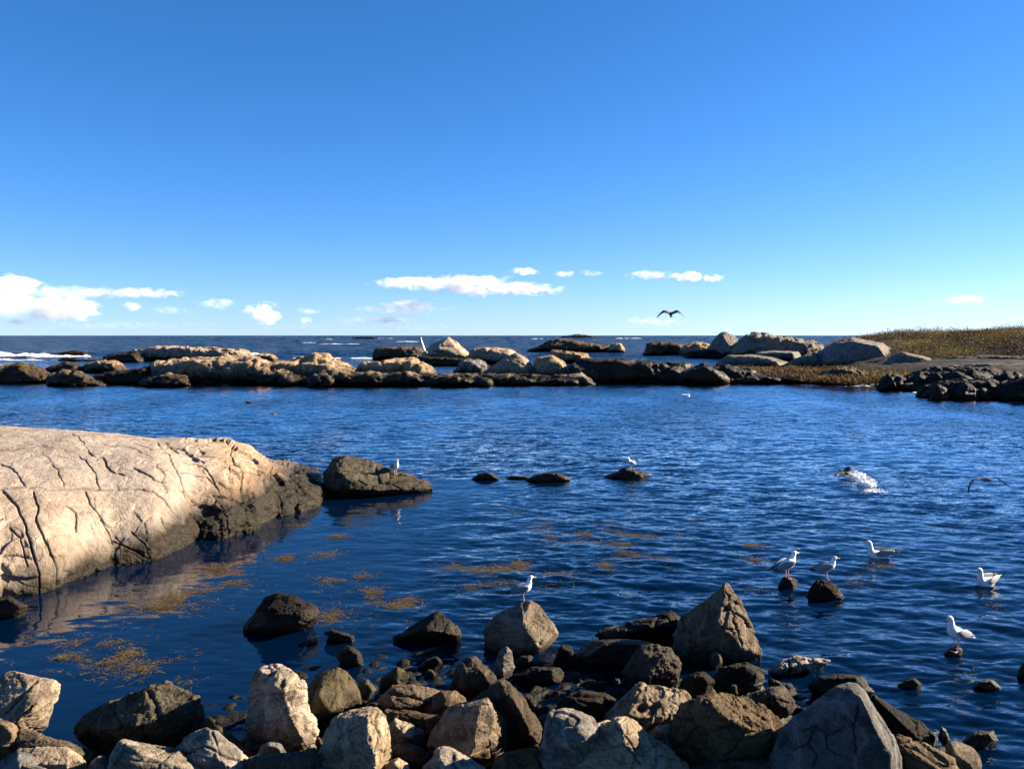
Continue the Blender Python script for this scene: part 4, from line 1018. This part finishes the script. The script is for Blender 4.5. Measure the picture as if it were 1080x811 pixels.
def flying_bird(name, wl, wr, mats, scale=1.0, tips=True, head=True, chord=1.0):
    """wl / wr: wing stations (x forward, y out, z up, chord) from shoulder to tip"""
    root = empty(name, (0, 0, 0))
    body = [((-.27, 0, .0), .006, .004), ((-.20, 0, .0), .030, .018), ((-.08, 0, -.008), .060, .055), ((.04, 0, -.012), .070, .066), ((.13, 0, .0), .050, .050), ((.19, 0, .012), .038, .038), ((.235, 0, .016), .034, .034), ((.262, 0, .012), .015, .016), ((.268, 0, .011), .006, .007)]
    part('body', body, mats[0], root, 16, 4)
    head_parts(root, .262, .011)
    part('tail', [((-.20, 0, .0), .024, .012), ((-.27, 0, .002), .060, .007), ((-.34, 0, .004), .085, .003)], mats[0], root, 10)
    for sy, w in ((1, wl), (-1, wr)):
        def wing_mesh(nm, sta, mat, par):
            st = np.array(sta, float); out = []
            n = len(st); m = 5
            for k in range(n - 1):
                p0, p1, p2, p3 = st[max(k - 1, 0)], st[k], st[k + 1], st[min(k + 2, n - 1)]
                for i in range(m):
                    t = i / m
                    out.append(0.5 * ((2 * p1) + (-p0 + p2) * t + (2 * p0 - 5 * p1 + 4 * p2 - p3) * t * t + (-p0 + 3 * p1 - 3 * p2 + p3) * t ** 3))
            out.append(st[-1]); out = np.array(out)
            V, Fc = [], []
            for x, y, z, c in out:
                c *= chord
                prof = [(.0, .0), (.12, .075), (.4, .085), (.75, .04), (1.0, .0), (.7, -.01), (.35, -.015), (.1, -.02)]
                for a, b in prof: V.append((x + c * (.38 - a), sy * y, z + b * c))
            q = len(prof)
            for k in range(len(out) - 1):
                for j in range(q):
                    j2 = (j + 1) % q
                    Fc.append((k * q + j, k * q + j2, (k + 1) * q + j2, (k + 1) * q + j))
            Fc.append(tuple(range(q))); Fc.append(tuple((len(out) - 1) * q + j for j in range(q)))
            return mesh_obj(nm, V, Fc, mat, par)
        wg = wing_mesh('wing', w[:-1] if tips else w, mats[1], root)
        if tips: wing_mesh('wing_tip', [w[-2], tuple((np.array(w[-2]) + np.array(w[-1])) / 2 * np.array([1, 1, 1, 1.25])), w[-1]], M_BLACK, wg)
    root.scale = (scale,) * 3
    return root

def copy_tree(o, parent=None):
    c = o.copy(); COL.objects.link(c)
    c.parent = parent
    for ch in o.children: copy_tree(ch, c)
    return c

bpy.context.view_layer.update()
DG = bpy.context.evaluated_depsgraph_get()
def foot_hit(px, py, dist=None):
    d = ray(px, py); d = d / np.linalg.norm(d)
    ok, loc, nrm, idx, ob, _ = S.ray_cast(DG, Vector((0, 0, HC)), Vector(d))
    print('foot', px, py, ob.name if ok else None, tuple(loc))
    return Vector(loc)

STAND = 'gulls standing on rocks'
protos = {}
def put_standing(px, py, rz, sc, label, stretch=0.0, open_=0.0, group=STAND):
    key = (stretch, open_)
    if key in protos: o = copy_tree(protos[key])
    else: o = standing_gull('gull', stretch, open_); protos[key] = o
    loc = foot_hit(px, py)
    o.location = loc - Vector((0, 0, .004)); o.rotation_euler = (0, 0, R(rz)); o.scale = (sc,) * 3
    tag(o, label, 'gull', group)
    return o
put_standing(552, 634.5, 8, .97, 'white breasted gull with dark grey back standing on the flat topped boulder', .03)
put_standing(417, 500, -55, .95, 'gull standing on the dark rock off the end of the cream ledge', .03)
put_standing(665, 495, 225, .95, 'gull standing on a low black rock in the middle of the pool', .0)
put_standing(830, 610, 18, 1.12, 'left of the two gulls standing side by side on black rocks')
put_standing(872, 611, -6, 1.02, 'right of the two gulls standing side by side on black rocks')
put_standing(1008, 686, 205, 1.08, 'gull standing alone on an awash rock at the lower right', .05, .0)
put_standing(197, 368.2, 20, 1.3, 'tiny white gull far off on the long flat cream slab', group='tiny gulls far off')
put_standing(184, 368.3, 160, 1.2, 'tiny far gull left of another one on the cream slab', group='tiny gulls far off')
put_standing(837.5, 404.2, 20, 1.3, 'tiny white gull at the foot of the far black reef', group='tiny gulls far off')

def put_swim(px, py, rz, sc, label, src=None):
    o = copy_tree(src) if src else swimming_gull()
    w = W(px, py, 0)
    o.location = (w[0], w[1], 0.0); o.rotation_euler = (0, 0, R(rz)); o.scale = (sc,) * 3
    tag(o, label, 'gull', 'gulls swimming in the pool')
    return o
sw = put_swim(927, 588, 176, 1.2, 'swimming gull facing left beyond the two standing gulls')
put_swim(1040, 617, 208, 1.18, 'swimming gull turned away at the right edge of the pool', sw)

def place_air(o, px, py, Y, rot, label, cat='gull', group='gulls in flight'):
    p = P(px, py, Y)
    o.location = p; o.rotation_euler = tuple(R(a) for a in rot)
    tag(o, label, cat, group)
    return o
GM = (M_WHITE, M_GREY)
wingM = [(.05, .04, .02, .20), (.08, .16, .085, .21), (.10, .34, .12, .20), (.03, .52, .02, .15), (-.06, .68, -.14, .05)]
o = flying_bird('gull', wingM, wingM, (M_BROWN, M_BROWN), 1.0, True, chord=1.5)  # shade on its underside is put into the plumage colour
place_air(o, 707.5, 331.6, 41, (0, -26, 82), 'dark gull gliding on arched wings against the pale sky')
wL = [(.05, .04, .02, .20), (.06, .2, .02, .21), (.08, .36, .015, .19), (.02, .52, .01, .14), (-.05, .68, .0, .05)]
wU = [(.05, .04, .02, .20), (.06, .17, .09, .21), (.07, .32, .18, .19), (.02, .45, .27, .14), (-.05, .58, .36, .05)]
o = flying_bird('gull', wL, wU, (M_WHITE, M_WHITE), 1.0, True)
place_air(o, 726.5, 416.8, 58, (0, -15, 75), 'white gull skimming low over the water before the far reef')
wV = [(.05, .03, .03, .20), (.06, .12, .16, .21), (.06, .26, .36, .19), (.02, .38, .54, .14), (-.05, .46, .72, .05)]
wH = [(.05, .04, .02, .20), (.08, .2, .02, .21), (.10, .36, .02, .19), (.05, .52, .01, .14), (.0, .66, .0, .05)]
o = flying_bird('gull', wV, wH, (M_WHITE, M_WHITE), 1.0, False)
place_air(o, 448.5, 370.3, 46, (10, 20, 75), 'white gull banking with one wing raised before the second islet')
wD = [(.05, .04, .02, .19), (.06, .17, .055, .20), (.07, .33, .10, .17), (.02, .48, .10, .12), (-.05, .6, .08, .05)]
o = flying_bird('seabird', wD, wU, (M_BLACK, M_BLACK), .62, True)
place_air(o, 289, 437.3, 41, (0, -15, 60), 'small black seabird flying low over the pool at left', 'seabird', 'dark seabirds')
wA = [(.05, .04, .02, .21), (.09, .2, .045, .22), (.11, .38, .0, .21), (.04, .56, -.14, .15), (-.06, .70, -.32, .05)]
o = flying_bird('gull', wA, wA, (M_GREY, M_GREY), .93, True, chord=.6)
place_air(o, 1040, 505.5, 22.5, (-6, 6, 100), 'blue grey gull with drooping wings low over the water near the right edge')
wT = [(.05, .04, .02, .20), (.06, .16, .10, .22), (.05, .28, .17, .20), (.0, .40, .18, .15), (-.06, .50, .14, .05)]
wF = [(.05, .04, .02, .20), (.07, .18, .0, .22), (.10, .32, -.03, .20), (.06, .44, -.05, .15), (.0, .54, -.06, .05)]
o = flying_bird('seabird', wF, wT, (M_BROWN, M_BROWN), .85, True)
place_air(o, 891, 498.5, 26.2, (0, -12, 125), 'dark seabird taking off in a trail of splashes', 'seabird', 'dark seabirds')
# a small dark duck on the water far left
root = empty('seabird', (0, 0, 0))
part('body', [((-.22, 0, .06), .01, .006), ((-.14, 0, .05), .07, .05), ((0, 0, .04), .09, .07), ((.11, 0, .06), .06, .06), ((.14, 0, .13), .032, .034), ((.16, 0, .19), .034, .034), ((.19, 0, .195), .024, .024), ((.21, 0, .19), .008, .01)], M_BROWN, root, 14)
head_parts(root, .205, .19)
w = W(262, 425, 0); root.location = w; root.rotation_euler = (0, 0, R(170)); root.scale = (1.1,) * 3
tag(root, 'faint dark seabird sitting on the water at the upper left of the pool', 'seabird', 'dark seabirds')

# splashes behind the bird taking off
def splash(name, label, px, py, n, r, h, seed):
    g = np.random.default_rng(seed)
    c = W(px, py, 0); bm = bmesh.new()
    for i in range(n):
        a = g.random() * 6.283; rr = r * g.random() ** .7
        z = h * g.random() ** 1.6 * (1 - rr / r * .6)
        s = .003 + .016 * g.random() ** 3 * (1 - z / h * .5)
        bmesh.ops.create_icosphere(bm, subdivisions=1, radius=s, matrix=Matrix.Translation((rr * math.cos(a), rr * math.sin(a), z)) @ Matrix.Diagonal((1, 1, .7 + g.random() * 1.2, 1)))
    # torn crest of water under the spray
    nu, nv = 46, 12; grid = []
    for i in range(nu):
        for j in range(nv):
            a = 6.283 * i / nu; q = j / (nv - 1)
            nz = float(fbm(np.array([[math.cos(a) * 2.2, math.sin(a) * 2.2, q * 2.5 + seed]]), 4, seed)[0])
            rr = r * (.25 + .5 * q) * (1 + .7 * nz); zz = h * .55 * math.sin(math.pi * (1 - q) * .9) * max(0, .45 + 1.5 * nz) - .015
            grid.append(bm.verts.new((rr * math.cos(a), rr * math.sin(a) * .8, zz)))
    for i in range(nu):
        for j in range(nv - 1):
            i2 = (i + 1) % nu
            bm.faces.new((grid[i * nv + j], grid[i2 * nv + j], grid[i2 * nv + j + 1], grid[i * nv + j + 1]))
    me = bpy.data.meshes.new(name); bm.to_mesh(me); bm.free(); me.materials.append(FOAM)
    me.polygons.foreach_set('use_smooth', [True] * len(me.polygons))
    o = bpy.data.objects.new(name, me); COL.objects.link(o); o.location = c
    return tag(o, label, 'splash', 'splashes behind the bird taking off', kind='stuff')
splash('splash', 'white splash right behind the dark seabird taking off', 902, 503, 900, .32, .26, 1)
splash('splash', 'second white splash further back in the trail', 914, 512, 1100, .30, .36, 2)
splash('splash', 'low fading ripple splash at the end of the trail', 923, 518, 300, .34, .07, 3)
# ------------------------------------------------------------------ clouds: real volumes far out over the sea
CY = 6000.0
def cloud_mat(name, dens, ax, stretch, seed):
    m, N, L = new_mat(name)
    tc = N.new('ShaderNodeTexCoord')
    ln = N.new('ShaderNodeVectorMath'); ln.operation = 'LENGTH'; L.new(tc.outputs['Object'], ln.inputs[0])
    mp = N.new('ShaderNodeMapping'); L.new(tc.outputs['Object'], mp.inputs[0])
    mp.inputs['Scale'].default_value = (ax, 1.6, stretch); mp.inputs['Location'].default_value = (seed * 3.7, seed * 1.3, seed)
    n = nd(N, 'ShaderNodeTexNoise', ins={'Scale': 1.0, 'Detail': 6, 'Roughness': .62}); L.new(mp.outputs[0], n.inputs['Vector'])
    d = math_node(N, L, 'SUBTRACT', 1.0, ln.outputs['Value'])
    d = math_node(N, L, 'ADD', d, math_node(N, L, 'MULTIPLY', math_node(N, L, 'SUBTRACT', n.outputs['Fac'], .60), 3.0))
    d = math_node(N, L, 'MULTIPLY', math_node(N, L, 'MULTIPLY', d, .85, True), dens)
    # nothing reaches the edge of the box
    e = math_node(N, L, 'MULTIPLY', math_node(N, L, 'SUBTRACT', 1.0, ln.outputs['Value']), 3.0, True)
    d = math_node(N, L, 'MULTIPLY', d, e)
    v = N.new('ShaderNodeVolumePrincipled')
    v.inputs['Color'].default_value = (.97, .985, 1.0, 1); v.inputs['Anisotropy'].default_value = 0.0
    L.new(d, v.inputs['Density'])
    L.new(v.outputs[0], N.new('ShaderNodeOutputMaterial').inputs['Volume'])
    return m
def puff(px, py, wpx, hpx, dens, seed, parent=None, loc0=None, dy=0.0):
    Y = CY + dy
    c = P(px, py, Y); mpp = Y / F
    sx, sz = wpx / 2 * mpp * 1.25, hpx / 2 * mpp * 1.35
    sy = max(sz * 1.3, min(sx, sz * 2.5))
    bm = bmesh.new(); bmesh.ops.create_icosphere(bm, subdivisions=3, radius=1.02)
    nm = 'cloud' if parent is None else 'puff'
    me = bpy.data.meshes.new(nm); bm.to_mesh(me); bm.free()
    me.materials.append(cloud_mat('cloud_vapour', dens, max(1.2, 1.5 * sx / sz * .55), 1.3, seed))
    o = bpy.data.objects.new(nm, me); COL.objects.link(o)
    if parent: o.parent = parent; c = c - loc0
    o.location = c; o.scale = (sx, sy, sz)
    return o
def cloud(label, puffs, group='clouds low over the horizon'):
    if len(puffs) == 1:
        o = puff(*puffs[0])
    else:
        c = P(puffs[0][0], puffs[0][1], CY)
        o = empty('cloud', c)
        for q in puffs: puff(*q, parent=o, loc0=c)
    return tag(o, label, 'cloud', group)
cloud('big layered cloud bank at the left edge with a long flat tail', [
    (5, 301, 80, 22, .022, 1), (-10, 318, 130, 38, .006, 2), (70, 309, 170, 15, .009, 3), (150, 309, 90, 11, .014, 4), (62, 326, 80, 26, .03, 5), (85, 329, 40, 14, .03, 6), (20, 339, 40, 9, .02, 7), (30, 299, 30, 10, .04, 8)])
cloud('small white puff right of the cloud bank', [(139, 323, 20, 10, .03, 9)])
cloud('thin grey wisp right of the small puff', [(180, 327, 44, 9, .004, 10)])
cloud('faint grey streak above the long cream slab', [(228, 321, 50, 12, .006, 11), (236, 318, 14, 6, .02, 12)])
cloud('round white puff left of centre near the horizon', [(277, 331, 44, 22, .03, 13)])
cloud('tiny pair of faint puffs right of the round white one', [(326, 328, 30, 7, .008, 14), (322, 338, 16, 7, .02, 15)])
cloud('wide flat bottomed cloud left of centre, the lower one', [(425, 326, 105, 13, .012, 16), (432, 321, 60, 10, .03, 17), (392, 337, 90, 9, .008, 18), (412, 338, 36, 8, .03, 19)])
cloud('long bright cloud left of centre, the upper one', [(430, 299, 80, 13, .028, 20), (492, 300, 120, 19, .03, 21), (545, 305, 100, 13, .03, 22), (505, 308, 40, 12, .03, 23)])
cloud('small cloud high above the end of the long bright one', [(554, 286, 32, 9, .03, 24)])
cloud('pair of faint small clouds right of centre', [(596, 289, 26, 7, .02, 25), (624, 288, 30, 7, .008, 26)])
cloud('row of three thin bright clouds above the gliding gull', [(683, 290, 50, 9, .02, 27), (725, 292, 42, 11, .03, 28), (752, 293, 24, 9, .03, 29)])
cloud('lone thin cloud over the headland', [(1018, 316, 50, 10, .02, 30)])
cloud('very faint haze band low over the horizon on the left', [(120, 343, 260, 9, .0016, 40)])
cloud('very faint haze band low over the horizon left of centre', [(380, 344, 240, 9, .0018, 41)])
cloud('hazy streaks on the horizon behind the gliding gull', [(690, 339, 70, 11, .005, 31)])

# ------------------------------------------------------------------ sun, sky, exposure
SUN_AZ, SUN_EL = R(75), R(22)
sd = Vector((math.sin(SUN_AZ) * math.cos(SUN_EL), math.cos(SUN_AZ) * math.cos(SUN_EL), math.sin(SUN_EL)))
sl = bpy.data.lights.new('sun', 'SUN'); sl.energy = 5.0; sl.angle = R(.5); sl.color = (1.0, .83, .62)
so = bpy.data.objects.new('sun', sl); COL.objects.link(so)
so.rotation_euler = (-sd).to_track_quat('-Z', 'Y').to_euler()
so.location = (60, 0, 40)

w = bpy.data.worlds.new('World'); S.world = w; w.use_nodes = True
nt = w.node_tree; nt.nodes.clear()
sky = nt.nodes.new('ShaderNodeTexSky'); sky.sky_type = 'NISHITA'; sky.sun_disc = False
sky.sun_elevation = SUN_EL; sky.sun_rotation = SUN_AZ
sky.air_density = 0.75; sky.dust_density = 0.0; sky.ozone_density = 10.0; sky.altitude = 0
hs = nt.nodes.new('ShaderNodeHueSaturation'); hs.inputs['Saturation'].default_value = 1.06
bg = nt.nodes.new('ShaderNodeBackground'); bg.inputs['Strength'].default_value = 0.05
ow = nt.nodes.new('ShaderNodeOutputWorld')
# a camera-like roll-off of the sky's own colour: the brighter it is, the whiter
sp = nt.nodes.new('ShaderNodeSeparateColor'); cb = nt.nodes.new('ShaderNodeCombineColor'); nt.links.new(sky.outputs[0], sp.inputs[0])
fc = math_node(nt.nodes, nt.links, 'MINIMUM', math_node(nt.nodes, nt.links, 'MULTIPLY', sp.outputs[1], .075), .6)
rd = math_node(nt.nodes, nt.links, 'ADD', sp.outputs[0], math_node(nt.nodes, nt.links, 'MULTIPLY', math_node(nt.nodes, nt.links, 'SUBTRACT', sp.outputs[1], sp.outputs[0]), fc))
nt.links.new(rd, cb.inputs[0]); gn = math_node(nt.nodes, nt.links, 'ADD', sp.outputs[1], math_node(nt.nodes, nt.links, 'MULTIPLY', math_node(nt.nodes, nt.links, 'SUBTRACT', sp.outputs[2], sp.outputs[1]), .06))
nt.links.new(gn, cb.inputs[1]); nt.links.new(sp.outputs[2], cb.inputs[2])
nt.links.new(cb.outputs[0], hs.inputs['Color']); nt.links.new(hs.outputs[0], bg.inputs[0]); nt.links.new(bg.outputs[0], ow.inputs[0])

S.view_settings.view_transform = 'Standard'
S.view_settings.look = 'None'
S.view_settings.gamma = 1.0
S.view_settings.exposure = 2.05
S.view_settings.use_curve_mapping = False
S.render.engine = 'CYCLES'
S.cycles.use_denoising = True
S.cycles.max_bounces = 14
S.cycles.diffuse_bounces = 2
S.cycles.glossy_bounces = 3
S.cycles.transparent_max_bounces = 8
S.cycles.volume_bounces = 12
S.cycles.volume_max_steps = 128
S.cycles.sample_clamp_indirect = 4.0
S.cycles.caustics_reflective = False
S.cycles.caustics_refractive = False
